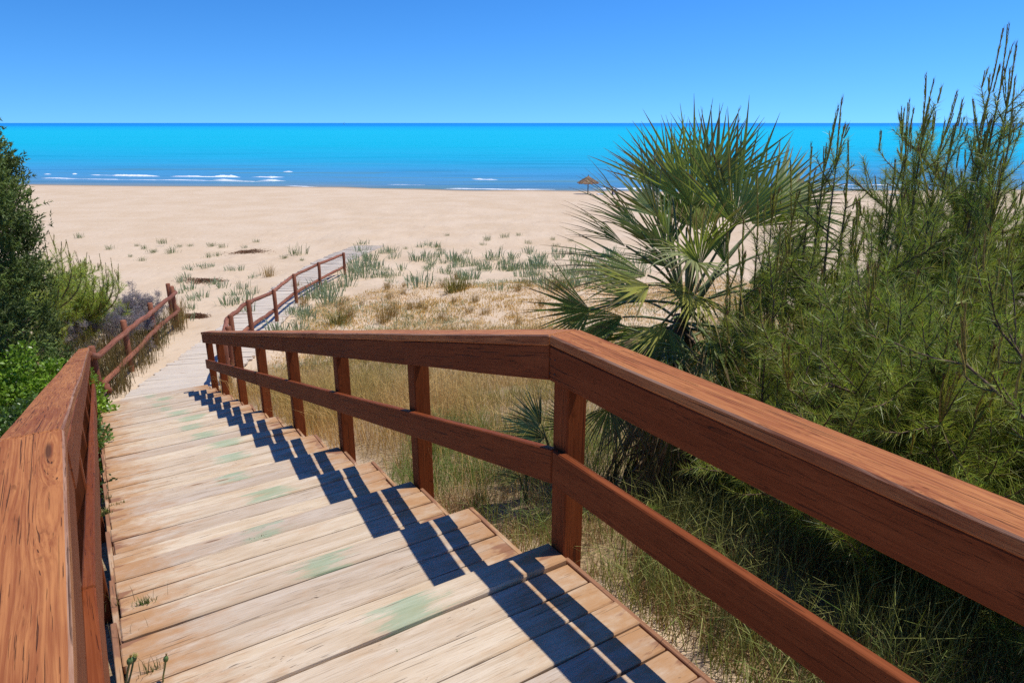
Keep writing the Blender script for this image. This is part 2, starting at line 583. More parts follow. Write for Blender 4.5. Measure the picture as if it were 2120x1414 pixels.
g_ob = add_mesh('ground', V, [quads], M['sand'], attrs={'veg': veg, 'wet': wet}, smooth_shade=True)
structure(g_ob, 'pale beige sand of the dune and the wide beach')

# ------------------------------------------------------------------ sea
sx = np.concatenate([[-30000, -8000, -2500, -900, -400, -220], np.arange(-150, 151, 3.0), [220, 400, 900, 2500, 8000, 30000]])
sy = np.concatenate([np.arange(70, 180, 0.5), np.arange(180, 330, 3.0), [350, 400, 480, 600, 800, 1200, 2000, 4000, 9000, 30000]])
SX, SY = np.meshgrid(sx, sy)
D = SY - shore(SX)


def swell(x, y):
    d = y - shore(x)
    amp = np.interp(d, [-2, 2, 6, 14, 30, 70, 160, 240], [0.02, 0.05, 0.16, 0.26, 0.22, 0.16, 0.10, 0.0])
    ph = d + 2.2 * vnoise(x * 0.05, y * 0.02) * 2 + 1.5 * vnoise(x * 0.13 + 5, y * 0.05)
    lam = 10.5
    w = np.maximum(0, np.sin(ph * 2 * math.pi / lam)) ** 3
    brk = 0.35 + 1.1 * np.clip(vnoise(x * 0.045 + 20, np.floor(ph / lam) * 3.7) + 0.35, 0, 1)
    return amp * w * brk + 0.03 * vnoise(x * 0.5, y * 0.9)


SZ = SEA_Z + np.where(np.abs(SX) < 400, swell(SX, SY), 0)
n_x, n_y = len(sx), len(sy)
idx = np.arange(n_x * n_y).reshape(n_y, n_x)
quads = np.stack([idx[:-1, :-1], idx[:-1, 1:], idx[1:, 1:], idx[1:, :-1]], -1).reshape(-1, 4)
t = NT('turquoise_sea_water')
off = t.attr('offshore', 'Fac')
tcs = t.n('TexCoord').outputs['Object']
# water colour follows the depth of the sea bed
col = t.ramp(t.math('DIVIDE', t.n('Math', operation='LOGARITHM', i={0: t.math('MAXIMUM', off, 1.0), 1: 10.0}).outputs[0], 4.0),
             [(0.0, (0.20, 0.26, 0.27)), (0.20, (0.105, 0.265, 0.42)), (0.36, (0.060, 0.300, 0.51)), (0.46, (0.016, 0.385, 0.57)), (0.56, (0.0, 0.455, 0.595)), (0.69, (0.0, 0.475, 0.62)), (0.775, (0.0, 0.38, 0.64)), (0.82, (0.0, 0.25, 0.63)), (1.0, (0.0, 0.20, 0.60))])
str_ = t.noise(t.vmath('MULTIPLY', tcs, (0.02, 0.16, 1.0)), 1.0, 5, 0.6)
str2 = t.noise(t.vmath('MULTIPLY', tcs, (0.004, 0.03, 1.0)), 1.0, 4, 0.6)
col = t.mix(t.math('MULTIPLY', t.range(str_, 0.48, 0.68), t.range(off, 4.0, 240.0, 0.85, 0.10)), col, t.mix(1.0, col, (0.62, 0.78, 0.80), 'MULTIPLY'))
col = t.mix(t.math('MULTIPLY', t.range(str2, 0.45, 0.7), 0.25), col, t.mix(1.0, col, (0.8, 0.9, 0.95), 'MULTIPLY'))
surf = t.noise(t.vmath('MULTIPLY', tcs, (0.035, 0.42, 1.0)), 1.0, 3, 0.55)
col = t.mix(t.math('MULTIPLY', t.range(surf, 0.56, 0.66), t.range(off, 70.0, 8.0, 0.0, 0.75)), col, (0.115, 0.255, 0.27))
rp = t.noise(t.vmath('MULTIPLY', tcs, (0.5, 1.6, 1.0)), 1.0, 5, 0.65)
M['sea'] = t.done(t.principled(col, 0.3, 0.015, t.bump(rp, 0.2, 0.2)))
sea = add_mesh('sea', np.stack([SX, SY, SZ], -1).reshape(-1, 3), [quads], M['sea'], attrs={'offshore': D.reshape(-1)}, smooth_shade=True)
structure(sea, 'calm turquoise sea stretching to the horizon')

t = NT('white_sea_foam')
tcf = t.n('TexCoord').outputs['Object']
nf = t.noise(tcf, 6.0, 4, 0.6)
M['foam'] = t.done(t.principled(t.mix(t.range(nf, 0.35, 0.6), (0.62, 0.68, 0.72), (0.86, 0.87, 0.87)), 0.9, 0.1, t.bump(nf, 0.4, 0.1)))


def foam_strip(pix, y_half, height, lumps=1.0, seed=0):
    """a ridge of broken white water following photo pixels on the sea surface"""
    rs = np.random.default_rng(seed)
    P = np.array([atz(u, v, SEA_Z) for u, v in pix])
    n = int(max(24, np.linalg.norm(P[-1] - P[0]) / 0.22))
    f = np.linspace(0, len(P) - 1, n)
    x = np.interp(f, np.arange(len(P)), P[:, 0]); y = np.interp(f, np.arange(len(P)), P[:, 1])
    env = np.minimum(1, np.minimum(np.arange(n), np.arange(n)[::-1]) / 9.0)
    q = np.clip(0.6 + 0.7 * vnoise(x * 0.25 + seed * 7, x * 0 + seed) + 0.45 * vnoise(x * 1.1, x * 0 + seed * 3), 0.0, 1.1) * env
    y = y + 0.6 * vnoise(x * 0.2, x * 0 + seed)
    wv = y_half * q * (0.7 + 0.6 * rs.random(n))
    hv = height * 0.62 * q * (0.8 + 0.4 * rs.random(n)) * lumps
    base = SEA_Z + swell(x, y) + 0.012
    rows = []
    for k, (oy, oz) in enumerate([(-1, 0), (-0.6, 0.6), (-0.1, 1.0), (0.5, 0.7), (1, 0)]):
        rows.append(np.stack([x, y + oy * wv, base + oz * hv - (0.05 if k in (0, 4) else 0)], -1))
    Vv = np.concatenate(rows)
    r = np.arange(n - 1)
    fs = [np.stack([k * n + r, k * n + r + 1, (k + 1) * n + r + 1, (k + 1) * n + r], -1) for k in range(4)]
    return Vv, np.concatenate(fs)


foam_specs = [
    ([(185, 363), (250, 364.5), (330, 366)], 0.9, 0.42), ([(84, 371), (180, 371.5), (300, 372.5), (420, 374), (560, 377)], 0.35, 0.10),
    ([(352, 368), (420, 368), (470, 366.5), (500, 367.5)], 0.9, 0.42), ([(440, 372.5), (505, 374)], 0.8, 0.35), ([(516, 368.5), (560, 369.5), (590, 369)], 0.9, 0.42),
    ([(532, 374.5), (592, 375)], 0.8, 0.35), ([(590, 385), (640, 387.3), (700, 389.5), (790, 391)], 0.5, 0.08),
    ([(586, 358.5), (607, 358.8)], 0.5, 0.22), ([(975, 371.5), (1000, 372.3), (1032, 372.6)], 0.8, 0.38), ([(920, 391.5), (980, 392.5), (1060, 393), (1150, 393.6)], 0.55, 0.10),
    ([(1225, 391), (1300, 391.5), (1420, 391)], 0.8, 0.12), ([(1290, 366.5), (1350, 367), (1420, 366.5)], 0.9, 0.45), ([(1600, 383.5), (1700, 383), (1830, 384), (1960, 384.5)], 0.6, 0.18),
    ([(1640, 391), (1760, 391), (1930, 392)], 0.4, 0.08), ([(800, 383), (880, 383.5)], 0.3, 0.07), ([(88, 361.5), (104, 361.5)], 0.4, 0.15), ([(148, 361), (160, 361)], 0.5, 0.2), ([(780, 393), (800, 392)], 0.3, 0.07)]
fv, ff, o_ = [], [], 0
for k, (px_, wh, ht) in enumerate(foam_specs):
    a_, b_ = foam_strip(px_, wh, ht, 1.0, k + 1)
    fv.append(a_); ff.append(b_ + o_); o_ += len(a_)
foam = add_mesh('foam', np.concatenate(fv), [np.concatenate(ff)], M['foam'], parent=sea, smooth_shade=True)
foam['kind'] = 'stuff'

# ------------------------------------------------------------------ planks and boards


def plank_mesh(name, L, Wd, H, mat, bev=0.004, n=7, wob=0.0015, seed=0):
    """board along local x, width along y, top at z=0; edges worn slightly uneven"""
    rs = np.random.default_rng(seed)
    xs = np.concatenate([[-L / 2], np.linspace(-L / 2 + bev, L / 2 - bev, n), [L / 2]])
    ring = np.array([(-Wd / 2 + bev, 0), (Wd / 2 - bev, 0), (Wd / 2, -bev), (Wd / 2, -H + bev), (Wd / 2 - bev, -H), (-Wd / 2 + bev, -H), (-Wd / 2, -H + bev), (-Wd / 2, -bev)])
    Vv = []
    sag = rs.normal(0, wob, 3)
    for k, x in enumerate(xs):
        sc = (Wd - 2 * bev) / Wd if k in (0, len(xs) - 1) else 1.0
        r = ring.copy()
        r[:, 0] *= sc
        if k in (0, len(xs) - 1):
            r[:2, 1] -= bev
        jl, jr = rs.normal(0, wob, 2)
        r[[0, 6, 7, 5], 0] += jl; r[[1, 2, 3, 4], 0] += jr
        r[[0, 1], 1] += rs.normal(0, wob * 0.5, 2)
        r[:, 1] += sag[0] * math.sin(x * 2.1 + sag[1] * 900)
        Vv.append(np.column_stack([np.full(8, x), r]))
    Vv = np.concatenate(Vv)
    fs = []
    m = len(xs)
    for k in range(m - 1):
        for j in range(8):
            a, b = k * 8 + j, k * 8 + (j + 1) % 8
            fs.append((a, a + 8, b + 8, b))
    fs.append(tuple(range(8)))
    fs.append(tuple(reversed(range((m - 1) * 8, m * 8))))
    return add_mesh(name, Vv, fs, mat, attrs={'grain': Vv + np.array([0, 0, 0])}, data_only=True)


LEN = B_R - B_L
MID_B = (B_L + B_R) / 2
PITCH_P = TREAD / 5
meshes_plank = [plank_mesh('plank', LEN, PITCH_P - 0.006, 0.045, M['plank'], 0.005, 9, 0.0016, s) for s in range(6)]
meshes_nose = [plank_mesh('plank', LEN, PITCH_P - 0.006, 0.045, M['nose'], 0.007, 9, 0.0016, 50 + s) for s in range(4)]

stairs = thing('boardwalk_stairs', S(-0.2, MID_B, LAND_Z - 0.2), 'pale weathered wooden plank stairs with worn green paint descending to the beach', 'stairs')
rs = np.random.default_rng(21)
A_NOSE = 0.032


def put_plank(me, a, z, length_jit=0.006, tilt=0.0):
    o = place('plank', me, stairs, S(a, MID_B + rs.normal(0, length_jit), z), (rs.normal(0, 0.004), rs.normal(0, 0.0008), PHI + rs.normal(0, 0.0012)))
    return o


# landing
for k in range(26):
    a = A_NOSE - (k + 0.5) * PITCH_P
    if k == 0:
        put_plank(meshes_nose[0], a, LAND_Z + 0.016)
    else:
        put_plank(meshes_plank[rs.integers(6)], a, LAND_Z + rs.normal(0, 0.002))
for s in range(1, N_STEP + 1):
    z = LAND_Z - s * RISE
    for k in range(5):
        a = A_NOSE + s * TREAD - (k + 0.5) * PITCH_P
        put_plank(meshes_nose[rs.integers(4)] if k == 0 else meshes_plank[rs.integers(6)], a, z + (0.004 if k == 0 else 0) + rs.normal(0, 0.0022))


def edge_board(a1, a2, b1, b2, z, h):
    L = a2 - a1
    me = plank_mesh('edge_board', L, b2 - b1, h, M['edge_board'], 0.003, 4, 0.001, int(rs.integers(1000)))
    p = S((a1 + a2) / 2, (b1 + b2) / 2, z)
    return place('edge_board', me, stairs, p, (0, 0, PHI + math.pi / 2))


for (b1, b2) in ((B_R + 0.006, B_R + 0.030), (B_L - 0.030, B_L - 0.006)):
    edge_board(A_NOSE - 2.4, A_NOSE - 0.10 if b1 > 0 else A_NOSE, b1, b2, LAND_Z - 0.004, 0.16)
    for s in range(1, N_STEP + 1):
        edge_board(A_NOSE + (s - 1) * TREAD + 0.01, A_NOSE + s * TREAD - (0.11 if s % 2 == 0 else 0.0), b1, b2, LAND_Z - s * RISE - 0.004, 0.15)
light_block_me = plank_mesh('light_block_board', LEN - 0.01, 0.022, RISE - 0.05, M['plank'], 0.002, 2, 0.0, 5)  # unseen boards added under the step noses to keep light from leaking through
for s in range(0, N_STEP):
    place('light_block_board', light_block_me, stairs, S(A_NOSE + s * TREAD - 0.025, MID_B, LAND_Z - s * RISE - 0.05), (0, 0, PHI))


def stair_board(name, a1, a2, b1, b2, h1, h2, mat, parent, bev=0.004, n=None, seed=0, wob=0.001, edge_mat=None):
    """board along the stair direction between plan lines b1..b2, top h1 and bottom h2 below the cap line, which bends at a=0"""
    rs_ = np.random.default_rng(seed)
    n = n or max(3, int((a2 - a1) / 0.5))
    aa = np.concatenate([[a1], np.linspace(a1 + bev, a2 - bev, n), [a2]])
    Vv, G = [], []
    off = rs_.random(3) * 20
    for k, a in enumerate(aa):
        line = CAP_Z + SLOPE * max(a, 0) if a2 > 0 else CAP_Z
        e = bev if k in (0, len(aa) - 1) else 0.0
        j = rs_.normal(0, wob, 4)
        ring = [(b1 + bev + e, -h1 - e), (b2 - bev - e, -h1 - e), (b2 - e, -h1 - bev), (b2 - e, -h2 + bev), (b2 - bev, -h2 + e), (b1 + bev, -h2 + e), (b1 + e, -h2 + bev), (b1 + e, -h1 - bev)]
        for q, (b, h) in enumerate(ring):
            bb = b + (j[0] if q in (0, 5, 6, 7) else j[1]); hh_ = h + (j[2] if q in (0, 1, 2, 7) else j[3])
            Vv.append(S(a, bb, line + hh_)); G.append((a, bb * 1.0, hh_))
    Vv = np.array(Vv); G = np.array(G) + off
    m = len(aa)
    fs = []
    for k in range(m - 1):
        for j in range(8):
            p, q = k * 8 + j, k * 8 + (j + 1) % 8
            fs.append((p, q, q + 8, p + 8))
    fs.append(tuple(reversed(range(8)))); fs.append(tuple(range((m - 1) * 8, m * 8)))
    o = add_mesh(name, Vv, fs, mat, parent=parent, attrs={'grain': G}, loc=Vv.mean(0))
    if edge_mat is not None:
        o.data.materials.append(edge_mat)
        for k in range(m - 1):
            for j in (0 if False else 7, 1):
                o.data.polygons[k * 8 + j].material_index = 1
    return o


def square_post(a1, a2, b1, b2, ztop, zbot, parent, seed):
    rs_ = np.random.default_rng(seed)
    c = S((a1 + a2) / 2, (b1 + b2) / 2, zbot)
    Wb, Wa, H = b2 - b1, a2 - a1, ztop - zbot
    bev = 0.006
    Vv, G, fs = [], [], []
    off = rs_.random(3) * 20
    hs = [0, H * 0.33, H * 0.66, H - bev, H]
    for k, h in enumerate(hs):
        e = bev if k == len(hs) - 1 else 0
        for (x, y) in [(-Wb / 2 + bev, -Wa / 2 + e), (Wb / 2 - bev, -Wa / 2 + e), (Wb / 2 - e, -Wa / 2 + bev), (Wb / 2 - e, Wa / 2 - bev), (Wb / 2 - bev, Wa / 2 - e), (-Wb / 2 + bev, Wa / 2 - e), (-Wb / 2 + e, Wa / 2 - bev), (-Wb / 2 + e, -Wa / 2 + bev)]:
            Vv.append((x, y, h)); G.append((h, x, y))
    for k in range(len(hs) - 1):
        for j in range(8):
            p, q = k * 8 + j, k * 8 + (j + 1) % 8
            fs.append((p, q, q + 8, p + 8))
    fs.append(tuple(range((len(hs) - 1) * 8, len(hs) * 8)))
    me = add_mesh('post', np.array(Vv), fs, M['rail'], attrs={'grain': np.array(G) + off}, data_only=True)
    return place('post', me, parent, c, (rs_.normal(0, 0.004), rs_.normal(0, 0.004), PHI))


def railing(side, label):
    """side +1: right of the stairs, -1: left; boards face the walkway"""
    b0 = 0.0 if side > 0 else CAP_L

    def bb(x1, x2):
        return (b0 + x1, b0 + x2) if side > 0 else (b0 - x2, b0 - x1)
    root = thing('stair_railing', S(-0.03, b0 + side * 0.09, LAND_Z - 0.3), label, 'railing')
    A_END = 7 * POST_S + (-0.32 if side > 0 else 0.25)
    sd = 100 if side > 0 else 300
    joints = [-4.2, -0.0015]
    stair_board('handrail_cap', -4.2, -0.002, *bb(-0.004, 0.150), 0.0, 0.045, M['cap'], root, 0.006, 10, sd, 0.0012, M['edge'])
    far = [0.002, 2 * POST_S - 0.02, 4 * POST_S, 6 * POST_S - 0.01, A_END] if side > 0 else [0.002, 3 * POST_S, 5 * POST_S - 0.02, A_END]
    for k in range(len(far) - 1):
        stair_board('handrail_cap', far[k] + 0.0015, far[k + 1] - 0.0015, *bb(-0.004, 0.150), -0.001 * (k % 2), 0.045, M['cap'], root, 0.006, 8, sd + 3 + k, 0.0014, M['edge'])
    stair_board('upper_board', -4.2, -0.002, *bb(0.0, 0.040), 0.047, 0.1935, M['rail'], root, 0.004, 8, sd + 10)
    far = [0.002, POST_S - 0.03, 3 * POST_S - 0.03, 5 * POST_S - 0.03, A_END - 0.02]
    for k in range(len(far) - 1):
        stair_board('upper_board', far[k] + 0.0015, far[k + 1] - 0.0015, *bb(0.0 + 0.0015 * (k % 2), 0.040), 0.047, 0.1935, M['rail'], root, 0.004, 6, sd + 12 + k)
    stair_board('lower_board', -4.2, -0.032, *bb(0.0, 0.038), 0.495, 0.655, M['rail'], root, 0.005, 8, sd + 20)
    far = [-0.028, 2 * POST_S - 0.03, 4 * POST_S - 0.03, 6 * POST_S - 0.03, A_END - 0.06]
    for k in range(len(far) - 1):
        stair_board('lower_board', far[k] + (0.0015), far[k + 1] - 0.0015, *bb(0.0 + 0.002 * (k % 2), 0.038), 0.495 - 0.001 * (k % 2), 0.655, M['rail'], root, 0.005, 6, sd + 22 + k)
    for k in range(-2, 8):
        a = k * POST_S if k >= 0 else k * 1.15 - 1.15
        if k == 7:
            a -= 0.42 if side > 0 else 0.0
        zt = CAP_Z + SLOPE * max(a + 0.022 if k >= 0 else 0, 0) - 0.047
        zb = LAND_Z + SLOPE * max(a, 0) - 0.55
        square_post(a - 0.078, a + 0.022, *bb(0.0405, 0.1405), zt, zb, root, sd + 40 + k)
    return root


rail_r = railing(1, 'brown stained timber railing on the right side of the stairs')
rail_l = railing(-1, 'brown stained timber railing along the left side, cap close to the camera')

# nails in the boards of the right railing
nail_mat = simple_mat('dark_nail_heads', (0.05, 0.03, 0.025), 0.6, 0.4, 0.2, 40)
for k in range(0, 6):
    for da, h in ((-0.022, 0.095), (-0.022, 0.155), (0.012, 0.10), (0.012, 0.16)):
        p = S(k * POST_S + da - 0.02, -0.001, CAP_Z + SLOPE * max(k * POST_S + da - 0.02, 0) - h)
        ang = np.linspace(0, 2 * math.pi, 8, endpoint=False)
        vv = [p + 0.004 * (math.cos(q) * np.array([EA[0], EA[1], 0]) + math.sin(q) * np.array([0, 0, 1])) for q in ang] + [p - 0.002 * np.array([ER[0], ER[1], 0])]
        add_mesh('nail', np.array(vv), [(j, (j + 1) % 8, 8) for j in range(8)], nail_mat, parent=rail_r, loc=p)

# ------------------------------------------------------------------ walkway over the sand
seg = np.linalg.norm(np.diff(WD, axis=0), axis=1)
cum = np.concatenate([[0], np.cumsum(seg)])
walk = thing('walkway', (WD[0, 0], WD[0, 1], ground(*WD[0])), 'bleached plank walkway crossing the sand to the beach', 'walkway')
del walk['category']
structure(walk)
wm = [plank_mesh('plank', WALK_W, 0.132, 0.035, M['walk'], 0.005, 6, 0.003, 70 + s) for s in range(5)]
rsw = np.random.default_rng(31)
n_pl = int(cum[-1] / 0.142)
for k in range(n_pl):
    d = 0.02 + k * 0.142
    x = np.interp(d, cum, WD[:, 0]); y = np.interp(d, cum, WD[:, 1])
    x2 = np.interp(d + 0.4, cum, WD[:, 0]); y2 = np.interp(d + 0.4, cum, WD[:, 1])
    x1 = np.interp(d - 0.4, cum, WD[:, 0]); y1 = np.interp(d - 0.4, cum, WD[:, 1])
    ang = math.atan2(y2 - y1, x2 - x1) - math.pi / 2
    ang += (PHI - 0.03 - ang) * max(0, 1 - d / 2.0) * 0.6
    z0 = float(terrain(np.array([x]), np.array([y]), False)[0])
    lift = 0.045 + 0.10 * max(0, 1 - d / 3.0)
    buried = -0.04 * max(0, (d - 22) / 4) if d > 22 else 0.0
    place('plank', wm[int(rsw.integers(5))], walk, (x + rsw.normal(0, 0.025), y, z0 + lift + buried + rsw.normal(0, 0.004)), (rsw.normal(0, 0.02) - 0.09, rsw.normal(0, 0.006), ang + rsw.normal(0, 0.012)))


# ------------------------------------------------------------------ round log fences
def tube(P, R, sides=8, cap=True, off=0.0):
    """verts, quads/ngons and grain coordinates of a tube along polyline P"""
    P = np.asarray(P, float); R = np.broadcast_to(np.asarray(R, float), (len(P),))
    T = np.gradient(P, axis=0)
    T /= np.linalg.norm(T, axis=1)[:, None] + 1e-9
    ref = np.array([0, 0, 1.0]) if abs(T[0, 2]) < 0.85 else np.array([1.0, 0, 0])
    A = np.cross(T, ref); A /= np.linalg.norm(A, axis=1)[:, None] + 1e-9
    B = np.cross(T, A)
    ang = np.linspace(0, 2 * math.pi, sides, endpoint=False)
    Vv = P[:, None, :] + R[:, None, None] * (np.cos(ang)[None, :, None] * A[:, None, :] + np.sin(ang)[None, :, None] * B[:, None, :])
    ln = np.concatenate([[0], np.cumsum(np.linalg.norm(np.diff(P, axis=0), axis=1))])
    G = np.stack([np.repeat(ln, sides) + off, np.tile(np.cos(ang), len(P)) * 0.06 + off, np.tile(np.sin(ang), len(P)) * 0.06], -1)
    n = len(P)
    i = np.arange(n - 1)[:, None] * sides; j = np.arange(sides)[None, :]; j2 = (np.arange(sides) + 1)[None, :] % sides
    q = np.stack([i + j, i + j2, i + sides + j2, i + sides + j], -1).reshape(-1, 4)
    faces = [tuple(f) for f in q.tolist()]
    if cap:
        faces.append(tuple(reversed(range(sides)))); faces.append(tuple(range((n - 1) * sides, n * sides)))
    return Vv.reshape(-1, 3), faces, G


def log(name, p, q, r, parent, seed, wob=0.012, n=7):
    rs_ = np.random.default_rng(seed)
    P = np.linspace(p, q, n)
    P[1:-1] += rs_.normal(0, wob, (n - 2, 3)) * np.array([1, 1, 0.6])
    Pp = np.concatenate([[P[0]], P, [P[-1]]])
    d = (P[-1] - P[0]); d /= np.linalg.norm(d)
    Pp[0] = P[0] - d * 0.012; Pp[-1] = P[-1] + d * 0.012
    R = r * (1 + rs_.normal(0, 0.035, len(Pp))); R[0] *= 0.8; R[-1] *= 0.8
    Vv, fs, G = tube(Pp, R, 12, True, rs_.random() * 30)
    return add_mesh(name, Vv, fs, M['log'], parent=parent, attrs={'grain': G}, smooth_shade=True, loc=np.asarray(p, float))


def log_fence(label, posts, rails_top, rails_low, r_post=0.058, r_rail=0.05, sd=0):
    c = posts[0]
    root = thing('log_fence', (c[0], c[1], c[2] - 0.3), label, 'fence')
    for k, (x, y, z0, z1) in enumerate(posts):
        log('post', (x, y, z0 - 0.3), (x, y, z1), r_post, root, sd + k, 0.004, 5)
    for k, R in enumerate((rails_top, rails_low)):
        for j in range(len(R) - 1):
            log('rail', np.array(R[j]), np.array(R[j + 1]), r_rail, root, sd + 50 * (k + 1) + j, 0.010)
    return root


# right fence: posts measured from the photograph (plan x, y)
fr = [(-5.20, 11.85), (-5.62, 13.1), (-6.14, 14.5), (-6.50, 16.5), (-6.73, 19.0), (-7.08, 22.0), (-7.10, 25.0), (-6.90, 28.0)]
hr = [1.02, 1.02, 1.02, 1.06, 0.98, 1.02, 0.98, 0.92]
pr = []
for (x, y), h in zip(fr, hr):
    z = float(terrain(np.array([x]), np.array([y]), False)[0])
    pr.append((x, y, z, z + h))
top = [(x - 0.085, y, z1 - 0.09) for x, y, z, z1 in pr]
low = [(x - 0.085, y, z + 0.36 - (0.05 if k > 5 else 0)) for k, (x, y, z, z1) in enumerate(pr)]
log_fence('reddish round log fence running down the right edge of the plank walkway', pr, top, low, sd=400)

fl = [(-7.22, 11.25), (-7.75, 13.22), (-8.62, 15.92), (-9.35, 18.5), (-9.95, 19.5)]
hl = [1.08, 1.10, 1.02, 1.10, 1.04]
pl = []
for (x, y), h in zip(fl, hl):
    z = float(terrain(np.array([x]), np.array([y]), False)[0])
    pl.append((x, y, z, z + h))
topl = [(-6.93, 10.72, -4.48 + 0.62 + 0.25)] + [(x + 0.09, y, z1 - 0.17) for x, y, z, z1 in pl]
lowl = [(-6.80, 10.85, -4.55 + 0.25)] + [(x + 0.10, y, z + 0.42) for x, y, z, z1 in pl]
log_fence('curving reddish log fence beside the grey dead shrub on the left', pl, topl, lowl, sd=500)


# ------------------------------------------------------------------ vegetation builders
def unit(v):
    return v / (np.linalg.norm(v, axis=-1, keepdims=True) + 1e-9)


def col4(c, n=None, jit=0.0, rs=rng):
    c = np.asarray(c, float)
    if n is not None:
        c = np.tile(c[None, :], (n, 1)) if c.ndim == 1 else c
        if jit:
            c = c * (1 + rs.normal(0, jit, (n, 1))) * (1 + rs.normal(0, jit * 0.35, (n, 3)))
    c = np.clip(c, 0.003, 1)
    return np.concatenate([c, np.ones(c.shape[:-1] + (1,))], -1)


def spikes(P, Dn, length, width, colors, bend=0.0, rs=rng):
    """thin tapered triangles (needles): P base points, Dn directions"""
    n = len(P)
    side = unit(np.cross(Dn, rs.normal(size=(n, 3))))
    w = np.broadcast_to(np.asarray(width), (n,))[:, None] * 0.5
    L = np.broadcast_to(np.asarray(length), (n,))[:, None]
    tip = P + Dn * L - np.array([0, 0, 1]) * bend * L
    Vv = np.stack([P - side * w, P + side * w, tip], 1).reshape(-1, 3)
    F_ = np.arange(3 * n).reshape(-1, 3)
    C = np.repeat(colors, 3, axis=0)
    return Vv, F_, C


def blades(P, H, lean, width, colors, rs=rng, tipcol=None):
    """grass blades of two bent segments; P base, H length, lean horizontal vector at the tip"""
    n = len(P)
    ang = rs.random(n) * 2 * math.pi
    side = np.stack([np.cos(ang), np.sin(ang), np.zeros(n)], -1) * (np.asarray(width)[:, None] if np.ndim(width) else width) * 0.5
    H = H[:, None]
    mid = P + np.array([0, 0, 0.62]) * H + lean * 0.35 * H
    tip = P + lean * H + np.array([0, 0, 1.0]) * H * np.sqrt(np.clip(1 - (lean ** 2).sum(1, keepdims=True), 0.05, 1))
    Vv = np.stack([P - side, P + side, mid - side * 0.75, mid + side * 0.75, tip], 1).reshape(-1, 3)
    b = np.arange(n)[:, None] * 5
    q = b + np.array([[0, 1, 3, 2]]); tr = b + np.array([[2, 3, 4]])
    C = np.repeat(colors, 5, axis=0)
    if tipcol is not None:
        C = C.reshape(n, 5, 4); C[:, 4, :3] = tipcol; C = C.reshape(-1, 4)
    return Vv, q, tr, C


def merge(parts):
    """parts: list of (V, [faces...], C)"""
    Vs, Fs, Cs, o = [], [], [], 0
    for Vv, fl_, C in parts:
        Vs.append(Vv); Cs.append(C)
        for f in fl_:
            Fs.append(np.asarray(f) + o)
        o += len(Vv)
    g = {}
    for f in Fs:
        g.setdefault(f.shape[1], []).append(f)
    return np.concatenate(Vs), [np.concatenate(x) for x in g.values()], np.concatenate(Cs)


def tubes_mesh(polys, sides=4):
    """many thin tapered stems; polys: list of (P, r0, r1)"""
    Vs, Fs, o = [], [], 0
    for P, r0, r1 in polys:
        P = np.asarray(P, float)
        Vv, fs, G = tube(P, np.linspace(r0, r1, len(P)), sides, False)
        Vs.append(Vv); Fs.append(np.array(fs) + o); o += len(Vv)
    return np.concatenate(Vs), [np.concatenate(Fs)]


def curve_pts(p, q, sag, n=6, rs=rng, wob=0.02, up=0.0):
    p = np.asarray(p, float); q = np.asarray(q, float)
    f = np.linspace(0, 1, n)[:, None]
    P = p + (q - p) * f
    P[:, 2] += sag * np.sin(f[:, 0] * math.pi)
    P[1:] += np.cumsum(rs.normal(0, wob / n, (n - 1, 3)), axis=0)
    return P


NEEDLE = np.array([0.330, 0.375, 0.072])
CANDLE = np.array([0.420, 0.410, 0.090])


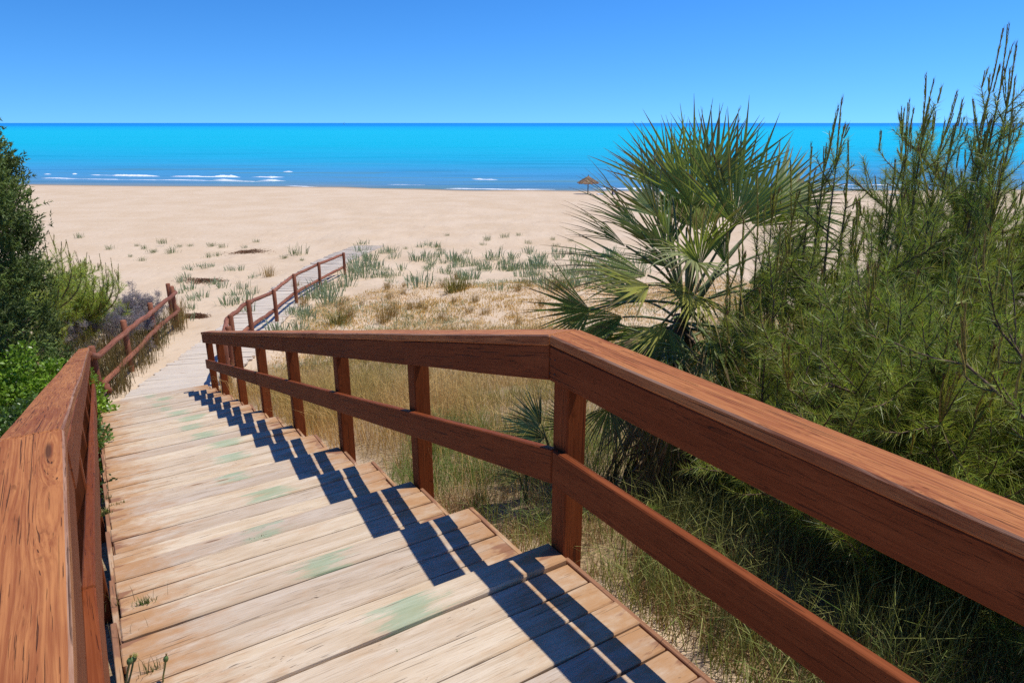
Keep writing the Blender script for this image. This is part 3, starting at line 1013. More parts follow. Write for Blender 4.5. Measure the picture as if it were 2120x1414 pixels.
def pine(name, base, tips, label, n_fill, rad, hmin, hmax, seed, needle_n=1.0, needle_l=0.075, dens_col=1.0, candle_p=0.55, wid=0.0027, group=None, knots=True):
    """young pine: curved limbs to the given tips plus filling limbs, twigs, needles and upright candle shoots"""
    rs = np.random.default_rng(seed)
    base = np.asarray(base, float)
    root = thing(name, base, label, 'pine tree', group)
    H = max([t_[2] for t_ in tips] + [base[2] + hmax]) - base[2]
    trunk_top = base + np.array([rs.normal(0, 0.1), rs.normal(0, 0.1), max(0.5, min(H * 0.75, hmax * 0.8))])
    limbs = []
    TR = curve_pts(base - np.array([0, 0, 0.15]), trunk_top, 0, 8, rs, 0.12)
    for tip in tips:
        tip = np.asarray(tip, float) - np.array([0, 0, 0.36])
        f = 0.15 + 0.55 * rs.random()
        s = TR[int(f * 7)]
        P = curve_pts(s, tip, 0, 8, rs, 0.04)
        # swing out first, then turn up
        k = np.linspace(0, 1, 8)
        out = np.array([tip[0] - s[0], tip[1] - s[1], 0])
        P[:, :2] = s[:2] + (np.sin(k * math.pi / 2) ** 0.8)[:, None] * out[:2]
        P[:, 2] = s[2] + (tip[2] - s[2]) * k ** 1.35
        limbs.append((P, 2))
    for _ in range(n_fill):
        f = rs.random()
        s = TR[min(7, int(f * 7.5))]
        ang = rs.random() * 2 * math.pi
        rr = rad * (0.45 + 0.6 * rs.random()) * (1.1 - 0.45 * f)
        z = base[2] + hmin + (hmax - hmin) * (f ** 0.8) * (0.75 + 0.35 * rs.random())
        tip = np.array([base[0] + rr * math.cos(ang), base[1] + rr * math.sin(ang), z])
        P = curve_pts(s, tip, -0.04, 7, rs, 0.08)
        limbs.append((P, int(rs.random() < candle_p)))
    polys = [(TR, 0.045, 0.012)]
    axP, axD, axK = [], [], []       # needle carrying points
    cP, cD, cC = [], [], []          # candle needles
    cpolys = []

    def twig(P, kind):
        n = max(3, int(np.linalg.norm(np.diff(P, axis=0), axis=1).sum() / 0.0021 * needle_n))
        f = np.sort(rs.random(n)) * (len(P) - 1)
        i = np.clip(f.astype(int), 0, len(P) - 2)
        w = (f - i)[:, None]
        axP.append(P[i] * (1 - w) + P[i + 1] * w)
        axD.append(unit(P[i + 1] - P[i]))
        axK.append(np.full(n, kind) + 0 * f)

    def candle(p, d, L):
        d = unit(unit(d) * 0.30 + np.array([rs.normal(0, 0.12), rs.normal(0, 0.12), 1.0]))
        q = p + d * L
        P = curve_pts(p, q, 0, 4, rs, 0.015)
        cpolys.append((P, 0.0045, 0.0030))
        n = int(L / 0.0022 * needle_n ** 0.5)
        f = rs.random(n)
        pt = p + (q - p) * f[:, None]
        dd = unit(d + 0.33 * unit(rs.normal(size=(n, 3))))
        cP.append(pt); cD.append(dd)
        c = CANDLE[None, :] * (0.75 + 0.5 * rs.random((n, 1)))
        brown = f > 0.9
        c[brown] = np.array([0.20, 0.10, 0.05])
        cC.append(c)

    for P, has_c in limbs:
        L = np.linalg.norm(np.diff(P, axis=0), axis=1).sum()
        polys.append((P, 0.014 + 0.006 * L, 0.004))
        m = len(P)
        twig(P[m // 3:], 0.0)
        nt = int(L / 0.05) if has_c != 2 else int(L / 0.062)
        for k in range(nt):
            f = 0.22 + 0.78 * (k + rs.random()) / nt
            i = min(m - 2, int(f * (m - 1)))
            w = f * (m - 1) - i
            s = P[i] * (1 - w) + P[min(m - 1, i + 1)] * w
            if has_c == 2 and f > 0.6 and rs.random() < 0.45:
                continue
            ax = unit(P[i + 1] - P[i])
            d = unit(ax * 0.8 + unit(rs.normal(size=3)) * 0.95 + np.array([0, 0, 0.3]))
            tl = (0.12 + 0.26 * rs.random()) * (1.15 - 0.45 * f) * (1.15 if has_c == 2 else 1.0)
            tp = s + d * tl
            tp[2] += 0.05 * rs.random()
            tw = curve_pts(s, tp, -0.01, 4, rs, 0.02)
            polys.append((tw, 0.0042, 0.002))
            twig(tw, 1.0)
            if rs.random() < 0.15 * has_c + 0.05:
                candle(tp, tp - s, 0.05 + 0.11 * rs.random())
        if has_c:
            candle(P[-1], P[-1] - P[-2], 0.36 if has_c == 2 else 0.12 + 0.14 * rs.random())
            for _ in range(1 + int(rs.random() * 3)):
                candle(P[-1], (P[-1] - P[-2]) + rs.normal(0, 0.04, 3), 0.10 + 0.14 * rs.random())
    A = np.concatenate(axP); Dd = np.concatenate(axD); K = np.concatenate(axK)
    n = len(A)
    perp = unit(np.cross(Dd, rs.normal(size=(n, 3))))
    al = np.radians(rs.normal(48, 13, n))[:, None]
    nd = unit(np.cos(al) * Dd + np.sin(al) * perp + np.array([0, 0, 0.12]))
    C = col4(NEEDLE * dens_col, n, 0.28, rs)
    old = rs.random(n) < 0.05
    C[old, :3] = np.array([0.20, 0.14, 0.055]) * (0.7 + 0.6 * rs.random((old.sum(), 1)))
    parts = []
    v_, f_, c_ = spikes(A, nd, needle_l * (0.65 + 0.6 * rs.random(n)), wid, C, 0.08, rs)
    parts.append((v_, [f_], c_))
    if cP:
        A2 = np.concatenate(cP); D2 = np.concatenate(cD); C2 = col4(np.concatenate(cC))
        v_, f_, c_ = spikes(A2, D2, 0.022 + 0.02 * rs.random(len(A2)), wid * 1.35, C2, 0.0, rs)
        parts.append((v_, [f_], c_))
    Vv, Ff, Cc = merge(parts)
    crown = add_mesh('crown', Vv, Ff, M['needle'], parent=root, attrs={'col': Cc}, loc=base)
    Vv, Ff = tubes_mesh(polys[:1], 8)
    add_mesh('trunk', Vv, Ff, M['bark'], parent=root, smooth_shade=True, loc=base)
    Vv, Ff = tubes_mesh(polys[1:], 4)
    add_mesh('branches', Vv, Ff, M['bark'], parent=root, smooth_shade=True, loc=base)
    if cpolys:
        Vv, Ff = tubes_mesh(cpolys, 4)
        add_mesh('shoots', Vv, Ff, SHOOT, parent=root, smooth_shade=True, loc=base)['kind'] = 'stuff'
    return root


SHOOT = simple_mat('orange_green_shoot_stems', (0.36, 0.26, 0.06), 0.7, 0.25, 0.4, 80)


def on_ground(x, y, dz=0.0):
    return np.array([x, y, ground(x, y) + dz])


# --- pines on the right
tipsA = [at(1750, 205, 4.0), at(1723, 222, 4.05), at(1690, 300, 4.2), at(1655, 335, 4.1), at(1612, 330, 3.9), at(1582, 365, 4.0), at(1548, 455, 3.9), at(1518, 480, 3.8), at(1770, 290, 4.1),
         at(1855, 330, 4.3), at(1700, 420, 4.6), at(1620, 470, 3.5), at(1790, 420, 3.7), at(1600, 600, 3.3), at(1700, 560, 3.4), at(1500, 650, 3.9)]
pine('pine_tree', on_ground(2.05, 4.1), tipsA, 'young pine with upright candle shoots just right of the fan palm', 74, 0.95, 0.3, 1.72, 31, 0.85)
tipsB = [at(2098, 50, 4.4), at(2074, 62, 4.5), at(2112, 90, 4.3), at(1932, 155, 4.3), at(1924, 168, 4.5), at(1896, 208, 4.4), at(1967, 192, 4.6), at(1986, 206, 4.4), at(1862, 330, 4.3), at(2022, 232, 4.6),
         at(2042, 240, 4.4), at(2058, 200, 4.3), at(2118, 160, 4.0), at(1950, 300, 4.0), at(2080, 330, 3.9), at(1880, 400, 4.1), at(2020, 420, 3.8), at(2110, 480, 3.7)]
pine('pine_tree', on_ground(3.25, 4.75), tipsB, 'tallest young pine at the right edge of the picture', 100, 1.2, 0.4, 2.4, 32, 1.0)
tipsC = [at(1900, 560, 3.2), at(2010, 520, 3.1), at(2100, 500, 3.1), at(1780, 640, 3.1)]
pine('pine_tree', on_ground(1.98, 2.85), tipsC, 'low dense pine growing against the right railing in shade', 125, 1.1, 0.4, 1.25, 33, 1.0, candle_p=0.3)
pine('pine_tree', on_ground(4.9, 4.1), [], 'pine largely cut off by the right edge behind the railing', 50, 1.2, 0.5, 2.4, 34, 0.6, candle_p=0.4)


pine('pine_tree', on_ground(2.45, 1.45), [], 'overhanging pine whose twigs shade the handrail at the right edge', 80, 1.25, 0.7, 2.0, 35, 0.5, candle_p=0.3)


# --- fan palms
def frond_mesh(axis, normal, R, fan, n, rs, fused=0.42, droop=0.15, cup=0.25, green=(0.095, 0.145, 0.055), dry=0.25, narrow=1.0):
    """blade of a fan leaf around its hub at the origin: folded leaflets joined near the hub"""
    axis = unit(np.asarray(axis, float)); normal = np.asarray(normal, float)
    side = unit(np.cross(axis, normal)); normal = unit(np.cross(side, axis))
    ph = np.linspace(-fan / 2, fan / 2, n)
    dphi = fan / (n - 1)
    ts = np.array([0.03, fused * 0.6, fused, 0.72, 0.9, 1.0])
    Vv, C, q = [], [], []
    arch = rs.normal(0.12, 0.10)
    for i, p in enumerate(ph):
        p = p + rs.normal(0, dphi * 0.16)
        d = math.cos(p) * axis + math.sin(p) * side
        nrm_s = -math.sin(p) * axis + math.cos(p) * side
        Ri = R * (0.80 + 0.20 * math.cos(p * 0.9)) * (1 + rs.normal(0, 0.085))
        wmax = fused * Ri * math.tan(dphi / 2) * 1.2 * narrow
        dr = droop * (0.6 + 0.8 * rs.random())
        tw = rs.normal(0, 0.13)
        g = np.array(green) * (0.8 + 0.4 * rs.random())
        yel = rs.random() < dry * 0.6
        if yel:
            g = np.array([0.24, 0.235, 0.07]) * (0.8 + 0.4 * rs.random())
        b0 = len(Vv)
        for k, tt in enumerate(ts):
            w = wmax * min(1, tt / fused) if tt <= fused else wmax * (1 - ((tt - fused) / (1 - fused)) ** 1.4)
            w = max(w, 0.0006)
            c = d * Ri * tt + normal * (cup * R * (math.sin(p) ** 2) * tt + tw * R * max(0, tt - fused) + (0.05 if i % 2 else -0.05) * R * max(0, tt - fused) + arch * R * tt * (1 - tt))
            c = c + np.array([0, 0, -1.0]) * dr * Ri * tt ** 2.2
            Vv.append(c - nrm_s * w); Vv.append(c - normal * w * 0.75); Vv.append(c + nrm_s * w)
            cc = g.copy()
            if tt > 0.85 and rs.random() < 0.5 + dry:
                cc = np.array([0.27, 0.17, 0.09])
            elif tt > 0.68 and rs.random() < dry * 0.7:
                cc = np.array([0.26, 0.19, 0.09])
            if tt < 0.1:
                cc = cc * 0.9
            C += [cc, cc * 0.9, cc]
        for k in range(len(ts) - 1):
            a = b0 + k * 3
            q.append((a, a + 1, a + 4, a + 3)); q.append((a + 1, a + 2, a + 5, a + 4))
    return np.array(Vv), np.array(q), col4(np.array(C))


PETIOLE = simple_mat('green_petiole', (0.16, 0.19, 0.07), 0.55, 0.35, 0.3, 40)
PETIOLE_DRY = simple_mat('dry_petiole', (0.22, 0.15, 0.09), 0.8, 0.2, 0.3, 40)


def frond(root, crown_pt, hub, tip, R, fan_deg, rs, n=24, normal=(0.1, -0.7, 0.75), droop=0.12, green=(0.095, 0.150, 0.052), dry=0.25, cup=0.22, name='frond', mat=None, fused=0.40, petiole=True, narrow=0.95):
    hub = np.asarray(hub, float); tip = np.asarray(tip, float)
    Vv, q, C = frond_mesh(tip - hub, normal, R, math.radians(fan_deg), n, rs, fused, droop, cup, green, dry, narrow)
    o = add_mesh(name, Vv + hub, [q], mat or M['glossy'], parent=root, attrs={'col': C}, smooth_shade=False, loc=hub)
    if petiole:
        L = np.linalg.norm(hub - crown_pt)
        P = curve_pts(crown_pt, hub, 0.06 * L, 7, rs, 0.01)
        v2, f2 = tubes_mesh([(P, 0.011, 0.006)], 6)
        me = add_mesh('petiole', v2, f2, PETIOLE if name == 'frond' else PETIOLE_DRY, smooth_shade=True, data_only=True)
        pt = bpy.data.objects.new('petiole', me)
        COL.objects.link(pt)
        pt.parent = o
        pt.matrix_parent_inverse = Matrix.Translation(-Vector(hub.tolist()))
    return o


rsp = np.random.default_rng(77)
PY0 = 4.35
p_base = on_ground(1.16, 4.3)
palm = thing('fan_palm', p_base, 'tall fan palm with spread green fronds and a skirt of dead leaves', 'palm tree')
crown_pt = at(1418, 650, PY0)
# trunk wrapped in old leaf bases
tr = curve_pts(p_base - np.array([0, 0, 0.1]), crown_pt, 0, 16, rsp, 0.05)
Rt = (0.11 + 0.02 * np.sin(np.arange(16) * 2.1) + 0.02 * rsp.random(16)) * np.interp(np.arange(16), [0, 11, 15], [1.1, 0.9, 0.35])
Vv, fs, G = tube(tr, Rt, 12, True)
palm_bark = simple_mat('fibrous_palm_trunk', (0.10, 0.068, 0.045), 0.95, 0.1, 0.5, 45)
add_mesh('trunk', Vv, fs, palm_bark, parent=palm, smooth_shade=False, loc=p_base)
UP = (0.1, -0.75, 0.65)
DARK = (0.215, 0.275, 0.070); MIDG = (0.360, 0.400, 0.105); PALE = (0.430, 0.450, 0.215); YEL = (0.470, 0.455, 0.105)
fr_specs = [  # hub pixel, hub depth, tip pixel, tip depth, R, fan, normal, droop, colour, dry
    ((1432, 425), 4.30, (1425, 250), 4.28, 0.60, 115, (0.0, -0.95, 0.3), 0.02, MIDG, 0.25),
    ((1520, 468), 4.25, (1565, 270), 4.30, 0.64, 125, (0.1, -0.9, 0.4), 0.03, MIDG, 0.18),
    ((1362, 450), 4.20, (1275, 310), 4.10, 0.52, 80, (0.4, -0.8, 0.45), 0.05, PALE, 0.45),
    ((1328, 482), 4.10, (1205, 390), 4.00, 0.50, 52, (0.5, -0.6, 0.6), 0.04, MIDG, 0.45),
    ((1296, 512), 4.15, (1180, 440), 4.05, 0.44, 34, (0.5, -0.6, 0.6), 0.06, DARK, 0.5),
    ((1340, 572), 3.95, (1140, 535), 3.85, 0.58, 60, (0.2, -0.55, 0.8), 0.06, MIDG, 0.4),
    ((1345, 592), 3.85, (1215, 590), 3.55, 0.46, 75, (0.0, -0.5, 0.85), 0.05, YEL, 0.4),
    ((1222, 642), 4.10, (1100, 645), 3.95, 0.42, 110, (0.0, -0.75, 0.6), 0.06, DARK, 0.4),
    ((1435, 540), 4.05, (1360, 520), 3.75, 0.44, 70, (0.0, -0.5, 0.85), 0.25, PALE, 0.25),
    ((1440, 545), 4.05, (1500, 560), 3.8, 0.36, 60, (0.1, -0.5, 0.85), 0.35, PALE, 0.2),
    ((1443, 612), 4.0, (1410, 660), 3.6, 0.42, 130, (0.0, -0.7, 0.7), 0.20, YEL, 0.35),
    ((1480, 395), 4.6, (1500, 260), 4.75, 0.55, 120, (0.0, -0.9, 0.4), 0.03, DARK, 0.2),
    ((1390, 400), 4.7, (1340, 280), 4.9, 0.55, 100, (0.0, -0.9, 0.4), 0.04, DARK, 0.35),
    ((1600, 430), 4.55, (1720, 380), 4.7, 0.60, 110, (0.1, -0.8, 0.6), 0.08, PALE, 0.2),
    ((1590, 520), 4.5, (1700, 500), 4.5, 0.55, 90, (0.1, -0.6, 0.8), 0.12, PALE, 0.2),
    ((1500, 545), 4.3, (1470, 430), 4.35, 0.42, 50, (0.0, -0.9, 0.4), 0.0, DARK, 0.2),
    ((1560, 600), 4.2, (1640, 620), 4.0, 0.46, 90, (0.2, -0.6, 0.8), 0.2, MIDG, 0.3),
    ((1455, 738), 3.95, (1430, 800), 3.65, 0.40, 130, (0.0, -0.7, 0.6), 0.15, PALE, 0.25),
    ((1385, 668), 3.95, (1280, 735), 3.65, 0.46, 36, (0.0, -0.4, 0.9), 0.10, YEL, 0.3),
    ((1290, 655), 4.5, (1180, 700), 4.5, 0.50, 80, (0.1, -0.7, 0.7), 0.15, DARK, 0.4),
    ((1350, 700), 4.4, (1230, 760), 4.3, 0.48, 110, (0.0, -0.7, 0.7), 0.2, DARK, 0.35),
    ((1480, 690), 4.3, (1560, 760), 4.1, 0.5, 110, (0.1, -0.7, 0.7), 0.2, DARK, 0.35),
    ((1262, 845), 4.0, (1265, 905), 3.8, 0.34, 120, (0.0, -0.8, 0.5), 0.2, YEL, 0.5),
    ((1420, 470), 4.8, (1440, 330), 4.9, 0.5, 130, (0.0, -0.9, 0.3), 0.03, DARK, 0.3),
    ((1560, 470), 4.7, (1640, 330), 4.85, 0.6, 110, (0.0, -0.9, 0.4), 0.05, MIDG, 0.2),
    ((1400, 560), 4.6, (1310, 500), 4.9, 0.5, 80, (0.2, -0.7, 0.7), 0.1, DARK, 0.3),
    ((1330, 620), 4.5, (1240, 600), 4.6, 0.45, 80, (0.2, -0.7, 0.7), 0.1, DARK, 0.35),
    ((1500, 780), 3.9, (1540, 850), 3.7, 0.42, 120, (0.0, -0.7, 0.7), 0.25, DARK, 0.4),
    ((1400, 800), 3.95, (1380, 880), 3.7, 0.40, 120, (0.0, -0.8, 0.5), 0.25, DARK, 0.4),
]
for (hp, hy, tp, ty, R, fan, nm, dr, g, dry) in fr_specs:
    frond(palm, crown_pt + np.array([0, 0, rsp.uniform(-0.12, 0.1)]), at(*hp, hy), at(*tp, ty), R, fan, rsp, int(10 + fan / 6.5), nm, dr, g, dry)
for k in range(5):
    ang = rsp.random() * 2 * math.pi
    el = math.radians(rsp.uniform(25, 75))
    d_ = np.array([math.cos(ang) * math.cos(el), math.sin(ang) * math.cos(el), math.sin(el)])
    hub = crown_pt + d_ * rsp.uniform(0.35, 0.62)
    out = np.array([math.cos(ang), math.sin(ang), 0])
    frond(palm, crown_pt, hub, hub + d_ * 0.5 + out * 0.1, 0.40 + 0.14 * rsp.random(), 80 + 40 * rsp.random(), rsp, 22, tuple(-out * 0.6 + np.array([0, -0.4, 0.7])), 0.06, DARK if rsp.random() < 0.4 else MIDG, 0.3)
for k in range(16):
    ang = rsp.random() * 2 * math.pi
    out = np.array([math.cos(ang), math.sin(ang), 0])
    s = crown_pt + np.array([0, 0, -0.05 - 0.25 * rsp.random()])
    hub = s + out * (0.30 + 0.25 * rsp.random()) + np.array([0, 0, rsp.uniform(-0.15, 0.15)])
    frond(palm, s, hub, hub + out * 0.5 + np.array([0, 0, rsp.uniform(-0.45, 0.05)]), 0.36 + 0.12 * rsp.random(), 100 + 30 * rsp.random(), rsp, 22, tuple(out * 0.5 + np.array([0, 0, 0.8])), 0.2, DARK if rsp.random() < 0.5 else MIDG, 0.4)
# skirt of dead hanging leaves
DEADC = (0.27, 0.175, 0.095)
for k in range(78):
    f = rsp.random()
    s = tr[min(14, int(3 + f * 12))]
    ang = rsp.random() * 2 * math.pi
    out = np.array([math.cos(ang), math.sin(ang), 0])
    hub = s + out * (0.15 + 0.30 * rsp.random()) + np.array([0, 0, -0.02 - 0.22 * rsp.random()])
    tip = hub + out * 0.22 * rsp.random() + np.array([0, 0, -0.5])
    frond(palm, s, hub, tip, 0.38 + 0.26 * rsp.random(), 40 + 40 * rsp.random(), rsp, 13, tuple(out), 0.1, np.array(DEADC) * (0.6 + 1.3 * rsp.random()), 0.9, 0.1, 'dead_frond', M['dry'], 0.3, True, 0.8)


def small_palm(px, y, label, specs, seed):
    rs = np.random.default_rng(seed)
    b = at(px[0], px[1], y)
    b[2] = ground(b[0], b[1])
    root = thing('palm_sucker', b, label, 'palm')
    for (hp, hy, tp, ty, R, fan, nm, dr, g, dry) in specs:
        frond(root, b + np.array([0, 0, 0.02]), at(*hp, hy), at(*tp, ty), R, fan, rs, int(9 + fan / 8), nm, dr, g, dry)
    return root


small_palm((1150, 960), 4.6, 'small dark fan palm growing low beside the corner post', [
    ((1130, 905), 4.4, (1010, 880), 4.3, 0.36, 90, (0.0, -0.6, 0.8), 0.08, (0.055, 0.105, 0.060), 0.15),
    ((1120, 880), 4.7, (1050, 830), 4.8, 0.32, 110, (0.0, -0.8, 0.5), 0.05, (0.060, 0.110, 0.065), 0.15),
    ((1190, 880), 4.6, (1150, 820), 4.6, 0.32, 110, (0.0, -0.8, 0.5), 0.05, (0.055, 0.105, 0.055), 0.15)], 5)
small_palm((1090, 1020), 3.9, 'yellow-green young palm leaf low in the grass beyond the lower board', [
    ((1075, 985), 3.85, (1000, 1000), 3.7, 0.22, 60, (0.0, -0.5, 0.85), 0.1, (0.19, 0.21, 0.07), 0.3),
    ((1090, 990), 3.85, (1090, 950), 3.9, 0.20, 60, (0.0, -0.9, 0.4), 0.1, (0.12, 0.16, 0.06), 0.3)], 6)
small_palm((1345, 1085), 3.3, 'bright green seedling palm in front of the dead leaf skirt', [
    ((1345, 1062), 3.3, (1385, 1012), 3.2, 0.17, 50, (0.0, -0.9, 0.4), 0.35, (0.22, 0.29, 0.10), 0.05),
    ((1347, 1066), 3.3, (1420, 1100), 3.1, 0.22, 24, (0.0, -0.5, 0.85), 0.15, (0.16, 0.23, 0.08), 0.05)], 7)


# --- juniper on the left edge
def leaf_cloud(centers, radii, n_per, size, rs, color, jit=0.25, flat=0.0, shell=0.55):
    """leaf quads spread through many clumps"""
    P, Cc, Nn = [], [], []
    for c, r in zip(centers, radii):
        n = int(n_per * (r / np.mean(radii)) ** 2)
        d = unit(rs.normal(size=(n, 3)))
        rr = r * (shell + (1 - shell) * rs.random((n, 1)) ** 0.6)
        P.append(c + d * rr * np.array([1, 1, 1 - flat])); Nn.append(d)
        base = np.asarray(color) * (0.75 + 0.5 * rs.random())
        Cc.append(np.tile(base, (n, 1)))
    P = np.concatenate(P); Nn = np.concatenate(Nn); Cc = np.concatenate(Cc)
    n = len(P)
    d = unit(Nn * 0.7 + rs.normal(size=(n, 3)) * 0.8 + np.array([0, 0, 0.35]))
    s = unit(np.cross(d, rs.normal(size=(n, 3))))
    L = size * (0.6 + 0.8 * rs.random((n, 1)))
    w = L * 0.27
    Vv = np.stack([P, P + d * L * 0.5 - s * w, P + d * L, P + d * L * 0.5 + s * w], 1).reshape(-1, 3)
    q = np.arange(4 * n).reshape(-1, 4)
    C = np.repeat(col4(Cc * (1 + rs.normal(0, jit, (n, 1)))), 4, axis=0)
    return Vv, q, C


rsj = np.random.default_rng(9)
jb = on_ground(-7.95, 9.5)
jun = thing('juniper_tree', jb, 'dense dark green juniper tree at the left edge', 'tree')
jtop = 1.5
cen, rad_ = [], []
for k in range(800):
    f = rsj.random() ** 0.7
    z = jb[2] + 0.25 + (jtop - jb[2] - 0.3) * f
    R = 1.18 * (1 - f ** 2.6) ** 0.6 * (0.9 + 0.14 * rsj.random()) + 0.06
    ang = rsj.random() * 2 * math.pi
    rr = R * (0.45 + 0.55 * rsj.random() ** 0.5)
    cen.append((jb[0] + rr * math.cos(ang), jb[1] + rr * math.sin(ang), z)); rad_.append(0.13 + 0.12 * rsj.random() * (1 - 0.4 * f))
cen = np.array(cen); rad_ = np.array(rad_)
P_, Dn_, Cc_ = [], [], []
for c, r in zip(cen, rad_):
    # sprays of short scale-leaf twigs pointing up and out
    ns = 20
    out = unit(np.array([c[0] - jb[0], c[1] - jb[1], 0.35]))
    tipd = unit(out * 0.8 + np.array([0, 0, 0.8]) + rsj.normal(size=(ns, 3)) * 0.55)
    st = c + rsj.normal(size=(ns, 3)) * r * 0.45
    ln = r * (0.7 + 0.7 * rsj.random(ns))
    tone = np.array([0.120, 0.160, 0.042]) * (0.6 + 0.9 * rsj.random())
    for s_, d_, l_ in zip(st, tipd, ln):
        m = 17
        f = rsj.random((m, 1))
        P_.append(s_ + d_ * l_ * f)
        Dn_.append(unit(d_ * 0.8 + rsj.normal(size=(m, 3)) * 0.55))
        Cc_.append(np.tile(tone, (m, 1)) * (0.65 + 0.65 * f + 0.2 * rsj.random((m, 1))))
P_ = np.concatenate(P_); Dn_ = np.concatenate(Dn_); Cc_ = col4(np.concatenate(Cc_))
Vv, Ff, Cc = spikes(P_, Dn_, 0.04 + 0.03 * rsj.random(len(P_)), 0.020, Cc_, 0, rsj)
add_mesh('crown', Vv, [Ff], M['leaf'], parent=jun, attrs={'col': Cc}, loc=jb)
polys = [(curve_pts(jb - [0, 0, 0.1], (jb[0] + 0.1, jb[1], jtop - 0.5), 0, 8, rsj, 0.1), 0.10, 0.015)]
Vv, Ff = tubes_mesh(polys, 8)
add_mesh('trunk', Vv, Ff, M['bark'], parent=jun, smooth_shade=True, loc=jb)
polys = [(curve_pts((jb[0], jb[1], c[2] - 0.35), c, 0.03, 5, rsj, 0.05), 0.018, 0.004) for c in cen[::2]]
Vv, Ff = tubes_mesh(polys, 4)
add_mesh('branches', Vv, Ff, M['bark'], parent=jun, smooth_shade=True, loc=jb)


# --- mastic shrubs on the left
def shrub(name, base, rx, ry, h, label, n_cl, n_leaf, size, color, seed, mat='glossy', cat='shrub', group=None):
    rs = np.random.default_rng(seed)
    base = np.asarray(base, float)
    root = thing(name, base, label, cat, group)
    cen, rad = [], []
    for k in range(n_cl):
        ang = rs.random() * 2 * math.pi
        r = math.sqrt(rs.random())
        hz = h * math.sqrt(max(0.05, 1 - r * r)) * (0.55 + 0.45 * rs.random()) * (0.85 + 0.3 * rs.random())
        cen.append(base + np.array([rx * r * math.cos(ang), ry * r * math.sin(ang), max(0.1, hz - 0.08)])); rad.append(0.12 + 0.12 * rs.random())
    Vv, q, C = leaf_cloud(np.array(cen), np.array(rad), n_leaf, size, rs, color, 0.3, 0.25, 0.35)
    add_mesh('foliage', Vv, [q], M[mat], parent=root, attrs={'col': C}, loc=base)
    polys = [(curve_pts(base + np.array([rs.normal(0, rx * 0.2), rs.normal(0, ry * 0.2), -0.05]), c, 0.03, 5, rs, 0.06), 0.012, 0.003) for c in cen[::2]]
    Vv, Ff = tubes_mesh(polys, 4)
    add_mesh('stems', Vv, Ff, M['bark'], parent=root, smooth_shade=True, loc=base)
    return root


MASTIC = (0.215, 0.345, 0.034)
shrub('mastic_shrub', on_ground(-6.72, 8.7), 0.85, 1.3, 1.55, 'bright green glossy shrub behind the left railing, in front of the juniper', 150, 210, 0.05, MASTIC, 3)
shrub('mastic_shrub', on_ground(-7.2, 9.95), 0.5, 0.45, 0.95, 'green leafy shrub wrapped round the far end of the left railing', 60, 200, 0.045, MASTIC, 4)
shrub('mastic_shrub', on_ground(-5.2, 6.3), 0.85, 1.1, 0.95, 'darker green low shrub beside the middle of the left railing', 110, 190, 0.045, (0.100, 0.170, 0.030), 5)
shrub('mastic_shrub', on_ground(-3.9, 4.3), 0.75, 0.9, 0.6, 'low tangled shrub by the joint of the left handrail', 70, 170, 0.04, (0.060, 0.095, 0.030), 6)
shrub('mastic_shrub', on_ground(-8.6, 6.8), 1.1, 1.3, 1.1, 'dark green shrub at the foot of the juniper', 90, 180, 0.05, (0.090, 0.150, 0.028), 8)

# --- pines beyond the left fence
tipsL = [at(108, 478, 13.0), at(120, 500, 13.2), at(138, 500, 13.0), at(92, 500, 12.8), at(160, 520, 13.4)]
pine('pine_tree', on_ground(-10.4, 13.4), tipsL, 'small pine with slender shoots right beside the juniper', 50, 1.0, 0.4, 1.9, 41, 0.55, 0.085, 1.45, 0.7, 0.005)
tipsM = [at(u, v, 14.8) for u, v in ((170, 522), (185, 530), (205, 527), (228, 535), (240, 548), (150, 540), (215, 545))]
pine('pine_tree', on_ground(-10.3, 15.2), tipsM, 'bushy green pine behind the left log fence', 70, 1.35, 0.4, 1.75, 42, 0.55, 0.085, 1.6, 0.8, 0.005)


# --- grey dead shrub
def dead_shrub(base, rx, ry, h, label, n, seed, fuzz=True):
    rs = np.random.default_rng(seed)
    base = np.asarray(base, float)
    root = thing('dead_shrub', base, label, 'dead shrub')
    polys, tipsP = [], []

    def grow(p, d, L, r, lev):
        q = p + d * L
        P = curve_pts(p, q, 0.0, 5, rs, 0.10 * L * 3)
        polys.append((P, r, r * 0.55))
        if lev == 0:
            tipsP.append(P[-1]); tipsP.append(P[-2]); return
        for _ in range(3 if lev > 1 else 4):
            grow(P[rs.integers(2, 5)], unit(d + rs.normal(size=3) * 0.55 + np.array([0, 0, 0.1])), L * (0.55 + 0.25 * rs.random()), r * 0.6, lev - 1)
    for k in range(n):
        ang = rs.random() * 2 * math.pi
        s = base + np.array([rx * 0.5 * rs.normal(0, 0.6), ry * 0.5 * rs.normal(0, 0.6), -0.05])
        d = unit(np.array([math.cos(ang) * rx * 0.7, math.sin(ang) * ry * 0.7, h * (0.8 + 0.4 * rs.random())]))
        grow(s, d, h * 0.45, 0.012, 3)
    Vv, Ff = tubes_mesh(polys, 3)
    add_mesh('branches', Vv, Ff, M['dead'], parent=root, loc=base)
    if fuzz:
        tp = np.repeat(np.array(tipsP), 26, axis=0)
        n_ = len(tp)
        v_, f_, c_ = spikes(tp + rs.normal(0, 0.035, (n_, 3)), unit(rs.normal(size=(n_, 3)) + [0, 0, 0.4]), 0.05 + 0.04 * rs.random(n_), 0.008, col4(np.array([0.30, 0.265, 0.27]), n_, 0.25, rs), 0, rs)
        add_mesh('twigs', v_, [f_], M['dry'], parent=root, attrs={'col': c_}, loc=base)
    return root


